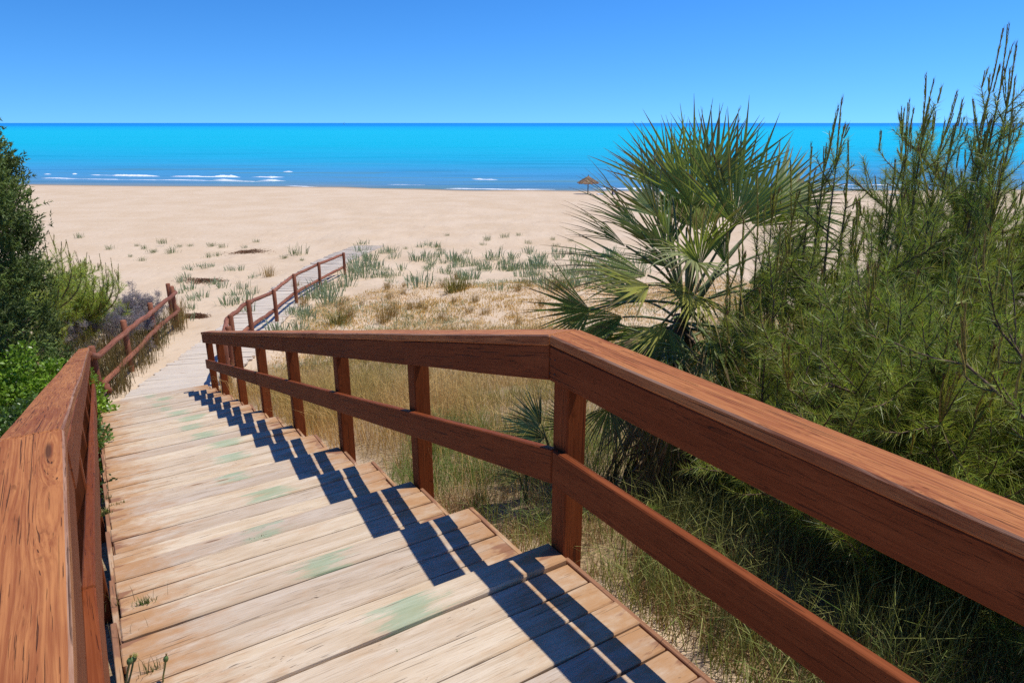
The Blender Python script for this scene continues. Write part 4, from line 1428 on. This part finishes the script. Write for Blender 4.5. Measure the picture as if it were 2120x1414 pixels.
dead_shrub(on_ground(-9.35, 15.3), 0.95, 0.9, 1.15, 'grey dead shrub of bare twigs behind the curved log fence', 11, 51)
dead_shrub(on_ground(-9.6, 17.2), 0.8, 0.7, 1.15, 'purplish grey dead shrub at the bend of the log fence', 9, 52)
dead_shrub(on_ground(-8.7, 12.6), 0.7, 0.5, 0.7, 'tangle of pale twigs under the pine beside the log fence', 6, 53, False)

# ------------------------------------------------------------------ grasses


def scatter(n, x0, x1, y0, y1, dens, rs):
    x = rs.uniform(x0, x1, n); y = rs.uniform(y0, y1, n)
    k = rs.random(n) < dens(x, y)
    x, y = x[k], y[k]
    return np.stack([x, y, terrain(x, y) - 0.01], -1)


def grass_obj(name, P, hmin, hmax, lean, width, c1, c2, mat, label, rs, tip=None, mixn=0.8):
    n = len(P)
    H = rs.uniform(hmin, hmax, n) * (0.75 + 0.7 * (vnoise(P[:, 0] * 1.3, P[:, 1] * 1.3) + 0.5))
    ang = rs.random(n) * 2 * math.pi
    l = lean * rs.random(n) ** 0.7
    ln = np.stack([np.cos(ang) * l, np.sin(ang) * l, np.zeros(n)], -1)
    f = np.clip(0.5 + 1.3 * vnoise(P[:, 0] * mixn + 31, P[:, 1] * mixn) + rs.normal(0, 0.22, n), 0, 1)[:, None]
    C = col4((np.asarray(c1) * (1 - f) + np.asarray(c2) * f) * (0.75 + 0.5 * rs.random((n, 1))))
    Vv, q, tr, Cc = blades(P, H, ln, width * (0.7 + 0.6 * rs.random(n)), C, rs, tip)
    o = add_mesh(name, Vv, [q, tr], M[mat], attrs={'col': Cc})
    stuff(o, label, 'grass')
    return o


rsg = np.random.default_rng(101)


def right_of_stairs(x, y, b0=0.13, b1=0.3):
    a, b = to_ab(x, y)
    return smooth(b, b0, b1)


def clumpy(x, y, s=1.6, k=1.6):
    return np.clip(0.5 + k * vnoise(x * s, y * s) + 0.6 * vnoise(x * s * 3.1 + 4, y * s * 3.1), 0.03, 1)


GREEN1, GREEN2 = (0.095, 0.165, 0.032), (0.22, 0.24, 0.065)
GOLD1, GOLD2 = (0.40, 0.285, 0.10), (0.52, 0.40, 0.19)
P = scatter(95000, -1.0, 4.2, 1.2, 7.2, lambda x, y: right_of_stairs(x, y) * clumpy(x, y, 1.7, 1.5) * (1 - 0.75 * smooth(y, 5.2, 7.0)), rsg)
P = P[[k for k in range(len(P)) if True]]
grass_obj('green_grass', P, 0.08, 0.36, 0.9, 0.0036, (0.125, 0.215, 0.036), (0.36, 0.34, 0.10), 'leaf', 'green grass growing beside the landing and under the pines', rsg)
P = scatter(100000, -6.5, 2.8, 3.4, 12.5, lambda x, y: right_of_stairs(x, y) * clumpy(x, y, 1.3, 1.5) * smooth(y, 3.4, 5.0) * np.clip(1.25 - to_ab(x, y)[1] / 2.8, 0.10, 1), rsg)
grass_obj('dry_grass', P, 0.15, 0.58, 0.72, 0.0042, (0.74, 0.475, 0.18), (0.55, 0.40, 0.125), 'dry', 'tall golden dry grass right of the stairs', rsg, None, 0.9)
P = scatter(60000, -1.0, 2.8, 1.0, 4.2, lambda x, y: right_of_stairs(x, y, 0.08, 0.2) * clumpy(x, y, 2.4, 1.5), rsg)
grass_obj('straw_litter', P, 0.05, 0.17, 0.985, 0.0035, (0.50, 0.34, 0.165), (0.33, 0.20, 0.08), 'dry', 'flattened straw and litter beside the landing edge', rsg)
P = scatter(60000, -4.5, 6.0, 8.0, 17.5, lambda x, y: right_of_stairs(x, y, 0.3, 0.8) * clumpy(x, y, 0.9, 1.7) * np.where(y > 11, smooth(x - np.interp(y, WD[:, 1], WD[:, 0]), 1.0, 1.5), 1.0), rsg)
grass_obj('mixed_dune_grass', P, 0.06, 0.28, 0.8, 0.008, (0.66, 0.46, 0.19), (0.36, 0.32, 0.10), 'dry', 'mixed dry and green grass in the hollow behind the stairs', rsg)


def dune_cover(x, y):
    rightw = smooth(x - np.interp(y, WD[:, 1], WD[:, 0]), 1.0, 1.7)
    return rightw * np.clip(0.78 + 0.8 * vnoise(x * 0.7 + 3, y * 0.5) + 1.2 * vnoise(x * 2.3, y * 2.3) + 0.8 * vnoise(x * 6, y * 6), 0, 1) * (1 - smooth(y - 1.2 * vnoise(x * 0.5, y * 0.5) - 0.25 * (x + 2), 21.5, 25.0))


P = scatter(150000, -7.2, 9, 13.5, 27, dune_cover, rsg)
grass_obj('dune_ground_cover', P, 0.03, 0.11, 0.95, 0.016, (0.82, 0.63, 0.35), (0.68, 0.46, 0.12), 'dry', 'low straw-yellow ground cover on the dune', rsg, None, 0.6)
P = scatter(60000, -7.2, 9, 13.5, 28.5, lambda x, y: dune_cover(x, y - 1.2) * np.clip(0.28 + 2.2 * vnoise(x * 0.45 + 11, y * 0.6 + 2), 0, 1), rsg)
grass_obj('grey_green_ground_cover', P, 0.05, 0.15, 0.85, 0.018, (0.34, 0.37, 0.21), (0.44, 0.44, 0.26), 'leaf', 'grey-green low leaves between the dry dune plants', rsg)
# left: rough grass under the shrubs and by the curved fence


def left_strip(x, y):
    a, b = to_ab(x, y)
    return smooth(-b, 1.95, 2.2) * clumpy(x, y, 1.4, 1.4) * (1 - smooth(y, 15.5, 18))


P = scatter(30000, -12, -1.2, 1.0, 12.0, left_strip, rsg)
grass_obj('rough_grass', P, 0.10, 0.36, 0.7, 0.008, GREEN1, (0.28, 0.22, 0.08), 'leaf', 'rough dark grass left of the stairs', rsg)
lx = np.interp(np.linspace(11.3, 17.5, 100), [p[1] for p in pl], [p[0] for p in pl])


def fence_tall(x, y):
    fx = np.interp(y, [p[1] for p in pl][:4], [p[0] for p in pl][:4])
    d = x - fx
    return smooth(d, -1.6, -0.5) * (1 - smooth(d, 0.1, 0.42)) * clumpy(x, y, 1.6, 1.6)


P = scatter(26000, -11.5, -6.8, 11.2, 18.5, fence_tall, rsg)
grass_obj('tall_dry_grass', P, 0.25, 0.75, 0.45, 0.009, (0.24, 0.165, 0.06), (0.16, 0.155, 0.05), 'dry', 'tall brownish dry grass along the curved log fence', rsg)


# ------------------------------------------------------------------ individual dune plants
def clump_mesh(name, n, hmin, hmax, width, c1, c2, seed, lean=0.75, mat='leaf'):
    rs = np.random.default_rng(seed)
    P = np.concatenate([rs.normal(0, 0.10, (n, 2)), np.zeros((n, 1))], 1)
    H = rs.uniform(hmin, hmax, n)
    out = unit(np.concatenate([P[:, :2] + rs.normal(0, 0.05, (n, 2)), np.zeros((n, 1))], 1))
    ln = out * (lean * rs.random((n, 1)))
    f = rs.random((n, 1))
    C = col4((np.asarray(c1) * (1 - f) + np.asarray(c2) * f))
    Vv, q, tr, Cc = blades(P, H, ln, np.full(n, width), C, rs)
    return add_mesh(name, Vv, [q, tr], M[mat], attrs={'col': Cc}, data_only=True)


LILY = [clump_mesh('dune_lily', 26, 0.14, 0.36, 0.022, (0.22, 0.28, 0.15), (0.36, 0.41, 0.26), 200 + k, 0.9) for k in range(5)]
TUFT = [clump_mesh('grass_tuft', 46, 0.12, 0.30, 0.012, (0.15, 0.21, 0.08), (0.26, 0.28, 0.12), 300 + k, 0.85) for k in range(4)]
GOLDT = [clump_mesh('golden_tuft', 90, 0.25, 0.6, 0.010, (0.38, 0.24, 0.07), (0.46, 0.33, 0.12), 400 + k, 0.55, 'dry') for k in range(3)]
OCHRE = [clump_mesh('ochre_bush', 120, 0.15, 0.42, 0.014, (0.30, 0.22, 0.05), (0.24, 0.25, 0.06), 500 + k, 0.9, 'dry') for k in range(2)]
rsd = np.random.default_rng(61)


def put_plant(name, me, p, s, label, cat, group=None):
    o = place(name, me, None, (float(p[0]), float(p[1]), float(p[2]) - 0.01), (0, 0, rsd.random() * 6.28), (s, s, s * rsd.uniform(0.85, 1.15)))
    return tag(o, label, cat, group)


# sparse green tufts on the beach sand beyond the left fence
singles = [((165, 493), 1.4, 'lone green tuft on the open sand right of the juniper'), ((227, 517), 1.2, 'flat grassy tuft on the sand above the bushy pine'),
           ((338, 505), 1.2, 'grass tuft farthest back in the row above the dead shrub'), ((618, 527), 2.2, 'large round green tuft on the sand left of the walkway'),
           ((530, 502), 0.9, 'tiny tuft near the middle of the bare sand'), ((925, 489), 0.8, 'tiny tuft alone near the end of the walkway, right side')]
for (u, v), s, lab in singles:
    put_plant('grass_tuft', TUFT[rsd.integers(4)], hit(u, v), s, lab, 'grass tuft')
for (u, v), s in [((300, 515), 1.0), ((318, 523), 1.2), ((357, 524), 1.4), ((370, 512), 0.9), ((283, 510), .7), ((395, 510), .8), ((440, 510), 1.2), ((462, 512), 1.2), ((450, 530), 1.1), ((430, 533), 1.1), ((270, 532), .7), ((292, 541), 1.0), ((590, 535), .9), ((507, 514), .8), ((625, 540), .8)]:
    put_plant('grass_tuft', TUFT[rsd.integers(4)], hit(u, v), s * 0.95, 'small grey-green grass tuft scattered on the sand left of the walkway', 'grass tuft', 'sparse tufts on the left beach sand')
put_plant('golden_tuft', GOLDT[0], hit(556, 573), 1.15, 'golden-green grass tussock on the sand left of the walkway', 'grass tuft')
put_plant('golden_tuft', GOLDT[1], hit(372, 672), 1.25, 'orange-gold tussock at the end of the lower fence log', 'grass tuft')
put_plant('golden_tuft', GOLDT[2], hit(366, 655), 1.2, 'upright golden grass touching the bend of the curved fence', 'grass tuft')
for (u, v), s in [((385, 575), 1.0), ((392, 560), 1.0), ((378, 585), 1.1), ((440, 552), .9), ((415, 553), .9), ((425, 556), .9), ((475, 560), .9), ((495, 560), 1.0), ((460, 595), 1.3), ((440, 590), 1.3), ((418, 617), 1.2), ((400, 622), 1.2), ((470, 632), 1.5), ((500, 625), 1.5), ((485, 612), 1.3), ((520, 610), 1.1), ((390, 600), 1.2), ((372, 608), 1.1), ((395, 640), 1.0), ((505, 598), 1.0), ((525, 575), .9), ((510, 648), 1.2)]:
    put_plant('dune_lily', LILY[rsd.integers(5)], hit(u, v), s, 'blue-green strap-leaved lily on the sand between fence and walkway', 'dune plant', 'dune lilies left of the walkway')
for (u, v), s, lab in [((238, 790), 1.2, 'silvery lily clump on the sand below the left fence log'), ((225, 765), 1.0, 'smaller silvery lily under the low end of the left fence'), ((378, 665), 1.3, 'dark green lily at the foot of the golden fence tussock')]:
    put_plant('dune_lily', LILY[rsd.integers(5)], hit(u, v), s, lab, 'dune plant')
# lilies beside the right fence
for k in range(26):
    f = rsd.random()
    y = 16.5 + 12.5 * f
    x = np.interp(y, [q[1] for q in fr], [q[0] for q in fr]) + rsd.uniform(0.1, 1.1)
    put_plant('dune_lily', LILY[rsd.integers(5)], on_ground(x, y), rsd.uniform(1.0, 1.9), 'blue-green lily hugging the right log fence', 'dune plant', 'dune lilies along the right fence')
# seaward rim of the dune
n_l = 0
while n_l < 150:
    u, v = rsd.uniform(730, 1330), rsd.uniform(505, 612)
    mid = 545 + 0.02 * (u - 730)
    if rsd.random() > math.exp(-((v - mid) / 32.0) ** 2) * (0.4 + 1.2 * (float(vnoise(u * 0.02, v * 0.05)) + 0.5)):
        continue
    put_plant('dune_lily', LILY[rsd.integers(5)], hit(u, v), rsd.uniform(0.9, 1.9), 'blue-green strap-leaved lily on the seaward rim of the dune', 'dune plant', 'dune lilies on the rim of the dune')
    n_l += 1
for (u, v), s in [((1010, 498), 1.2), ((1045, 492), 1.3), ((1075, 488), .9), ((805, 520), .9), ((840, 516), .7), ((908, 512), .9), ((910, 519), .9), ((1000, 508), .9), ((1145, 497), .8), ((1180, 500), .8), ((1095, 505), 1.0), ((1150, 510), 1.0)]:
    put_plant('grass_tuft', TUFT[rsd.integers(4)], hit(u, v), s, 'small green tuft on the bare sand beyond the dune', 'grass tuft', 'sparse tufts beyond the dune')
for (u, v), s, lab in [((940, 605), 1.7, 'ochre green bush in the middle of the dune'), ((1155, 600), 1.5, 'yellow-green bush on the dune left of the palm fronds'), ((700, 672), 1.2, 'small bright bush just above the railing on the dune')]:
    put_plant('ochre_bush', OCHRE[rsd.integers(2)], hit(u, v), s, lab, 'bush')
for k in range(34):
    u, v = rsd.uniform(600, 1130), rsd.uniform(572, 672)
    put_plant('golden_tuft', GOLDT[rsd.integers(3)], hit(u, v), rsd.uniform(0.35, 0.75), 'low golden tuft of dry grass on the dune slope', 'grass tuft', 'golden tufts on the dune slope')
for (u, v), s, lab in [((720, 660), 1.0, 'rusty tussock left of two just above the handrail'), ((795, 668), 1.15, 'rusty tussock right of two just above the handrail'), ((815, 655), 1.0, 'thin golden tussock behind the rusty ones on the dune')]:
    put_plant('golden_tuft', GOLDT[rsd.integers(3)], hit(u, v), s, lab, 'grass tuft')


# brown wrack on the sand
def wrack(px, w, d, label, seed):
    rs = np.random.default_rng(seed)
    c = hit(*px)
    n = 1400
    P = np.concatenate([rs.normal(0, 1, (n, 2)) * np.array([w * 0.3, d * 0.3]), np.zeros((n, 1))], 1)
    h = 0.09 * np.exp(-(P[:, 0] / (w * 0.5)) ** 2 - (P[:, 1] / (d * 0.5)) ** 2)
    P[:, 2] = terrain(P[:, 0] + c[0], P[:, 1] + c[1]) - c[2] + h * rs.random(n) * 1.3
    D_ = unit(np.concatenate([rs.normal(size=(n, 2)), rs.normal(0, 0.25, (n, 1))], 1))
    v_, f_, c_ = spikes(P, D_, 0.05 + 0.06 * rs.random(n), 0.022, col4(np.array([0.20, 0.105, 0.055]), n, 0.3, rs), 0, rs)
    o = add_mesh('dry_seaweed', v_ + c, [f_], M['dry'], attrs={'col': c_}, loc=c)
    return tag(o, label, 'seaweed')


wrack((515, 523), 1.5, 0.9, 'brown streak of dry seaweed on the far sand left of the walkway', 1)
wrack((424, 583), 1.3, 0.9, 'nearer dark brown patch of dry seaweed among the lilies', 2)
wrack((405, 658), 0.5, 0.5, 'small reddish dry patch beside the golden tussock', 3)


# ------------------------------------------------------------------ beach: parasols, bags, boat
def parasol(px, dist_y, label, seed):
    rs = np.random.default_rng(seed)
    p = at(px[0], px[1], dist_y)
    b = on_ground(p[0], p[1])
    root = thing('thatched_parasol', b, label, 'parasol')
    b = b - np.array([0, 0, 0.28])
    Vv, fs, G = tube([b, b + [0, 0, 2.0]], 0.05, 8, True)
    add_mesh('pole', Vv, fs, M['bark'], parent=root, smooth_shade=True, loc=b)
    # thatch of overlapping rings of straw
    parts = []
    for r0, z0, r1, z1 in ((0.03, 2.12, 0.50, 1.80), (0.38, 1.86, 0.82, 1.62), (0.70, 1.68, 1.08, 1.44)):
        n = 40
        ang = np.linspace(0, 2 * math.pi, n, endpoint=False)
        j = rs.normal(0, 0.025, n)
        a = np.stack([r0 * np.cos(ang), r0 * np.sin(ang), np.full(n, z0)], -1)
        c = np.stack([(r1 + j) * np.cos(ang), (r1 + j) * np.sin(ang), z1 + rs.normal(0, 0.02, n)], -1)
        e = c * np.array([0.97, 0.97, 1]) - np.array([0, 0, 0.08])
        o_ = np.concatenate([a, c, e])
        i = np.arange(n); i2 = (i + 1) % n
        q = np.concatenate([np.stack([i, i2, n + i2, n + i], -1), np.stack([n + i, n + i2, 2 * n + i2, 2 * n + i], -1)])
        parts.append((o_, [q], col4(np.array([0.36, 0.255, 0.17]), 3 * n, 0.2, rs)))
    n = 900
    ang = rs.random(n) * 2 * math.pi; rr = 0.15 + 0.9 * np.sqrt(rs.random(n))
    P = np.stack([rr * np.cos(ang), rr * np.sin(ang), 2.12 - 0.62 * rr + 0.01], -1)
    Dn = unit(np.stack([np.cos(ang), np.sin(ang), np.full(n, -0.62)], -1) + rs.normal(0, 0.1, (n, 3)))
    v_, f_, c_ = spikes(P, Dn, 0.2, 0.03, col4(np.array([0.38, 0.27, 0.175]), n, 0.3, rs), 0, rs)
    parts.append((v_, [f_], c_))
    Vv, Ff, Cc = merge(parts)
    add_mesh('thatch', Vv + b, Ff, M['dry'], parent=root, attrs={'col': Cc}, loc=b)
    Vv, fs, G = tube([b + [0, 0, 2.05], b + [0, 0, 2.24]], np.array([0.06, 0.03]), 8, True)
    add_mesh('finial', Vv, fs, M['bark'], parent=root, loc=b)
    return root


parasol((1217, 400), 72.5, 'straw thatched beach parasol standing left of the palm fronds', 1)
parasol((1645, 400), 72.0, 'straw thatched beach parasol seen through the palm and pine', 2)


def blob(name, parent, c, r, mat, seed, top=None):
    """soft sagging bag shape"""
    rs = np.random.default_rng(seed)
    n, m = 12, 7
    Vv, fs = [], []
    for k in range(m):
        f = k / (m - 1)
        prof = (0.80 + 0.25 * math.sin(f * math.pi)) * (1 - 0.35 * f)
        for j in range(n):
            a_ = 2 * math.pi * j / n
            e = 1 + rs.normal(0, 0.03)
            sx_ = math.copysign(abs(math.cos(a_)) ** 0.7, math.cos(a_)); sy_ = math.copysign(abs(math.sin(a_)) ** 0.7, math.sin(a_))
            Vv.append((c[0] + r[0] * prof * sx_ * e, c[1] + r[1] * prof * sy_ * e, c[2] + r[2] * f))
    for k in range(m - 1):
        for j in range(n):
            a_, b_ = k * n + j, k * n + (j + 1) % n
            fs.append((a_, b_, b_ + n, a_ + n))
    fs.append(tuple(range((m - 1) * n, m * n))); fs.append(tuple(reversed(range(n))))
    return add_mesh(name, np.array(Vv), fs, mat, parent=parent, smooth_shade=True, loc=c)


navy = simple_mat('navy_canvas', (0.03, 0.035, 0.09), 0.8, 0.2)
white = simple_mat('white_canvas', (0.75, 0.75, 0.74), 0.8, 0.2, 0.05)
blue = simple_mat('blue_towel_cloth', (0.05, 0.22, 0.50), 0.9, 0.1)
red = simple_mat('brick_red_canvas', (0.35, 0.10, 0.06), 0.9, 0.1)


def bag(px, y, label, mats, size):
    p = at(px[0], px[1], y)
    b = on_ground(p[0], p[1])
    root = thing('beach_bag', b, label, 'bag')
    blob('body', root, b, np.array(size), mats[0], 3)
    hb = blob('pocket', root, b + np.array([0.0, -size[1] * 0.75, 0.02]), np.array([size[0] * 0.55, size[1] * 0.45, size[2] * 0.55]), mats[1], 4)
    for sx_ in (-1, 1):
        th_ = np.linspace(0, math.pi, 9)
        P = np.stack([b[0] + sx_ * 0.0 + size[0] * 0.45 * np.cos(th_), np.full(9, b[1] + sx_ * size[1] * 0.4), b[2] + size[2] * 0.95 + size[2] * 0.45 * np.sin(th_)], -1)
        Vv, fs, G = tube(P, 0.02, 6, True)
        add_mesh('handle', Vv, fs, mats[1], parent=root, smooth_shade=True, loc=b)
    return root


bag((1271, 409), 70.5, 'navy and white beach bag on the sand near the straw parasol', (navy, white), (0.28, 0.2, 0.55))
bag((1877, 418), 70.0, 'brick red bag on the sand between the pine shoots', (red, red), (0.34, 0.2, 0.4))


def towel(px, y, label, m1, m2):
    p = at(px[0], px[1], y)
    b = on_ground(p[0], p[1])
    root = thing('beach_towel', b, label, 'towel')
    for k, (y0, y1, mt) in enumerate(((-0.75, 0.15, m1), (0.17, 0.75, m2))):
        xs = np.linspace(-0.42, 0.42, 7); ys = np.linspace(y0, y1, 9)
        X, Y = np.meshgrid(xs, ys)
        Z = terrain(X + b[0], Y + b[1]) + 0.05 + 0.05 * vnoise(X * 4 + k, Y * 4)
        i = np.arange(63).reshape(9, 7)
        q = np.stack([i[:-1, :-1], i[:-1, 1:], i[1:, 1:], i[1:, :-1]], -1).reshape(-1, 4)
        top_ = np.stack([X + b[0], Y + b[1], Z], -1).reshape(-1, 3)
        bot = top_ - [0, 0, 0.03]
        Vv = np.concatenate([top_, bot])
        rim = list(i[0, :]) + list(i[1:, -1]) + list(i[-1, -2::-1]) + list(i[-2:0:-1, 0])
        rimq = np.array([(rim[k2], rim[(k2 + 1) % len(rim)], rim[(k2 + 1) % len(rim)] + 63, rim[k2] + 63) for k2 in range(len(rim))])
        add_mesh('stripe', Vv, [np.concatenate([q, q[:, ::-1] + 63, rimq])], mt, parent=root, smooth_shade=False, loc=b)
    return root


towel((1245, 405), 71.5, 'blue and white towel spread on the sand below the parasol', white, blue)
towel((1850, 418), 69.5, 'blue towel on the sand seen between the pines', blue, white)

bp = atz(744, 258, SEA_Z)
bp = np.array([(744 - 1060) / F_PX * 3300 / CP, 3300.0, SEA_Z])
boat = thing('sailing_boat', bp, 'tiny white sailing boat on the horizon', 'boat')
hull = np.array([(-4, -1.2, 0.2), (4.5, 0, 0.5), (-4, 1.2, 0.2), (-4, -1.4, 1.3), (5.5, 0, 1.6), (-4, 1.4, 1.3)]) + bp
add_mesh('hull', hull, [(0, 1, 4, 3), (1, 2, 5, 4), (2, 0, 3, 5), (3, 4, 5), (0, 2, 1)], white, parent=boat, loc=bp)
sail = np.array([(0.3, -0.05, 1.6), (-3.6, -0.05, 1.8), (0.3, -0.05, 11), (0.3, 0.05, 1.6), (-3.6, 0.05, 1.8), (0.3, 0.05, 11)]) + bp
add_mesh('sail', sail, [(0, 1, 2), (5, 4, 3), (0, 3, 4, 1), (1, 4, 5, 2), (2, 5, 3, 0)], white, parent=boat, loc=bp)
Vv, fs, G = tube([bp + [0.45, 0, 1.2], bp + [0.45, 0, 11.6]], 0.1, 6, True)
add_mesh('mast', Vv, fs, M['bark'], parent=boat, loc=bp)


# ------------------------------------------------------------------ small weeds in the planks of the landing
def deck_z(a):
    return LAND_Z if a < A_NOSE else LAND_Z - math.ceil((a - A_NOSE) / TREAD) * RISE


def on_deck(u, v):
    z = LAND_Z
    for s in range(0, N_STEP + 1):
        p = atz(u, v, LAND_Z - s * RISE)
        a, b = to_ab(p[0], p[1])
        lo, hi = (A_NOSE + (s - 1) * TREAD, A_NOSE + s * TREAD) if s else (-9, A_NOSE)
        if lo <= a <= hi:
            return p
    return atz(u, v, LAND_Z)


def weed(px, n, h, w, c1, c2, label, seed, spread=0.02, lean=0.7, name='weed_tuft'):
    rs = np.random.default_rng(seed)
    c = on_deck(*px)
    along = np.array([ER[0], ER[1], 0])
    P = along * rs.normal(0, spread, (n, 1)) + np.concatenate([rs.normal(0, 0.003, (n, 2)), np.full((n, 1), -0.015)], 1)
    ang = rs.random(n) * 6.28
    l = lean * rs.random(n)
    ln = np.stack([np.cos(ang) * l, np.sin(ang) * l, np.zeros(n)], -1)
    f = rs.random((n, 1))
    Vv, q, tr, Cc = blades(P + c, rs.uniform(0.4, 1, n) * h, ln, np.full(n, w), col4(np.asarray(c1) * (1 - f) + np.asarray(c2) * f), rs)
    o = add_mesh(name, Vv, [q, tr], M['leaf'], attrs={'col': Cc}, loc=c)
    return tag(o, label, 'weed')


GR, YL, BR = (0.12, 0.20, 0.04), (0.30, 0.27, 0.08), (0.30, 0.20, 0.10)
weed((300, 1250), 60, 0.07, 0.004, GR, (0.20, 0.26, 0.07), 'green grassy weed in a plank joint near the left railing', 1, 0.022)
weed((322, 1240), 5, 0.13, 0.002, BR, YL, 'thin dry stalks behind the green weed on the planks', 2, 0.03)
weed((245, 1252), 9, 0.14, 0.0025, YL, BR, 'dry straws leaning from the gap by the left edge board', 3, 0.03)
weed((270, 1312), 8, 0.10, 0.002, BR, YL, 'fine dry stalks in the second plank joint from the flowers', 4, 0.04)
weed((222, 1062), 50, 0.07, 0.006, GR, YL, 'green weed growing along the left edge board', 5, 0.02, 0.9)
weed((240, 1045), 40, 0.05, 0.005, YL, (0.36, 0.25, 0.08), 'orange-yellow sprig on the planks by the left edge', 6, 0.04, 0.95)
weed((228, 1030), 22, 0.06, 0.004, GR, BR, 'small dark sprig by the left lower board', 7, 0.02, 0.8)
weed((538, 1112), 26, 0.035, 0.004, (0.20, 0.20, 0.08), BR, 'flat grey-green weed in the middle of a plank joint', 8, 0.03, 0.97)
weed((822, 1346), 26, 0.022, 0.004, (0.14, 0.18, 0.05), GR, 'tiny green sprig between the landing planks', 9, 0.015, 0.95)
weed((320, 1390), 30, 0.11, 0.003, (0.18, 0.11, 0.06), GR, 'brownish branching weed between the yellow flowers', 10, 0.025, 0.6)
weed((905, 925), 26, 0.11, 0.002, (0.45, 0.31, 0.16), BR, 'dry straw wisp at the foot of a railing post', 11, 0.05, 0.9)


def flower(px_base, px_head, y_off, label, open_, seed):
    rs = np.random.default_rng(seed)
    b = on_deck(*px_base)
    d = ray(*px_head)
    h = d * ((b[1] + y_off) / d[1])
    root = thing('hawkbit_flower', b, label, 'flower')
    P = curve_pts(b - np.array([0, 0, 0.02]), h, 0.0, 6, rs, 0.01)
    Vv, Ff = tubes_mesh([(P, 0.0028, 0.0035)], 6)
    add_mesh('stem', Vv, Ff, simple_mat('green_flower_stem', (0.20, 0.24, 0.08), 0.6, 0.3), parent=root, smooth_shade=True, loc=b)
    prof = [(0.0, 0.0035), (0.006, 0.008), (0.016, 0.0095), (0.024, 0.007), (0.029, 0.006 if open_ else 0.0035)]
    ax = unit(P[-1] - P[-2])
    Vv, fs, G = tube([P[-1] + ax * z_ for z_, r_ in prof], np.array([r_ for z_, r_ in prof]), 10, True)
    add_mesh('calyx', Vv, fs, simple_mat('green_calyx', (0.12, 0.19, 0.06), 0.6, 0.3), parent=root, smooth_shade=True, loc=b)
    n = 44 if open_ else 14
    top_ = P[-1] + ax * (0.024 if open_ else 0.026)
    dd = unit(ax * (0.9 if open_ else 2.5) + unit(rs.normal(size=(n, 3))) * 0.8)
    v_, f_, c_ = spikes(np.tile(top_, (n, 1)), dd, 0.017, 0.005, col4(np.array([0.72, 0.62, 0.25]) if open_ else np.array([0.55, 0.38, 0.10]), n, 0.12, rs), 0, rs)
    add_mesh('petals', v_, [f_], M['dry'], parent=root, attrs={'col': c_}, loc=b)
    return root


flower((252, 1460), (277, 1372), 0.0, 'pale yellow open flower at the lower left of the planks', True, 1)
flower((250, 1470), (268, 1374), -0.02, 'half-hidden fading flower touching the open yellow one', False, 4)
flower((334, 1412), (345, 1372), 0.0, 'closed green flower bud right of the yellow flower', False, 2)
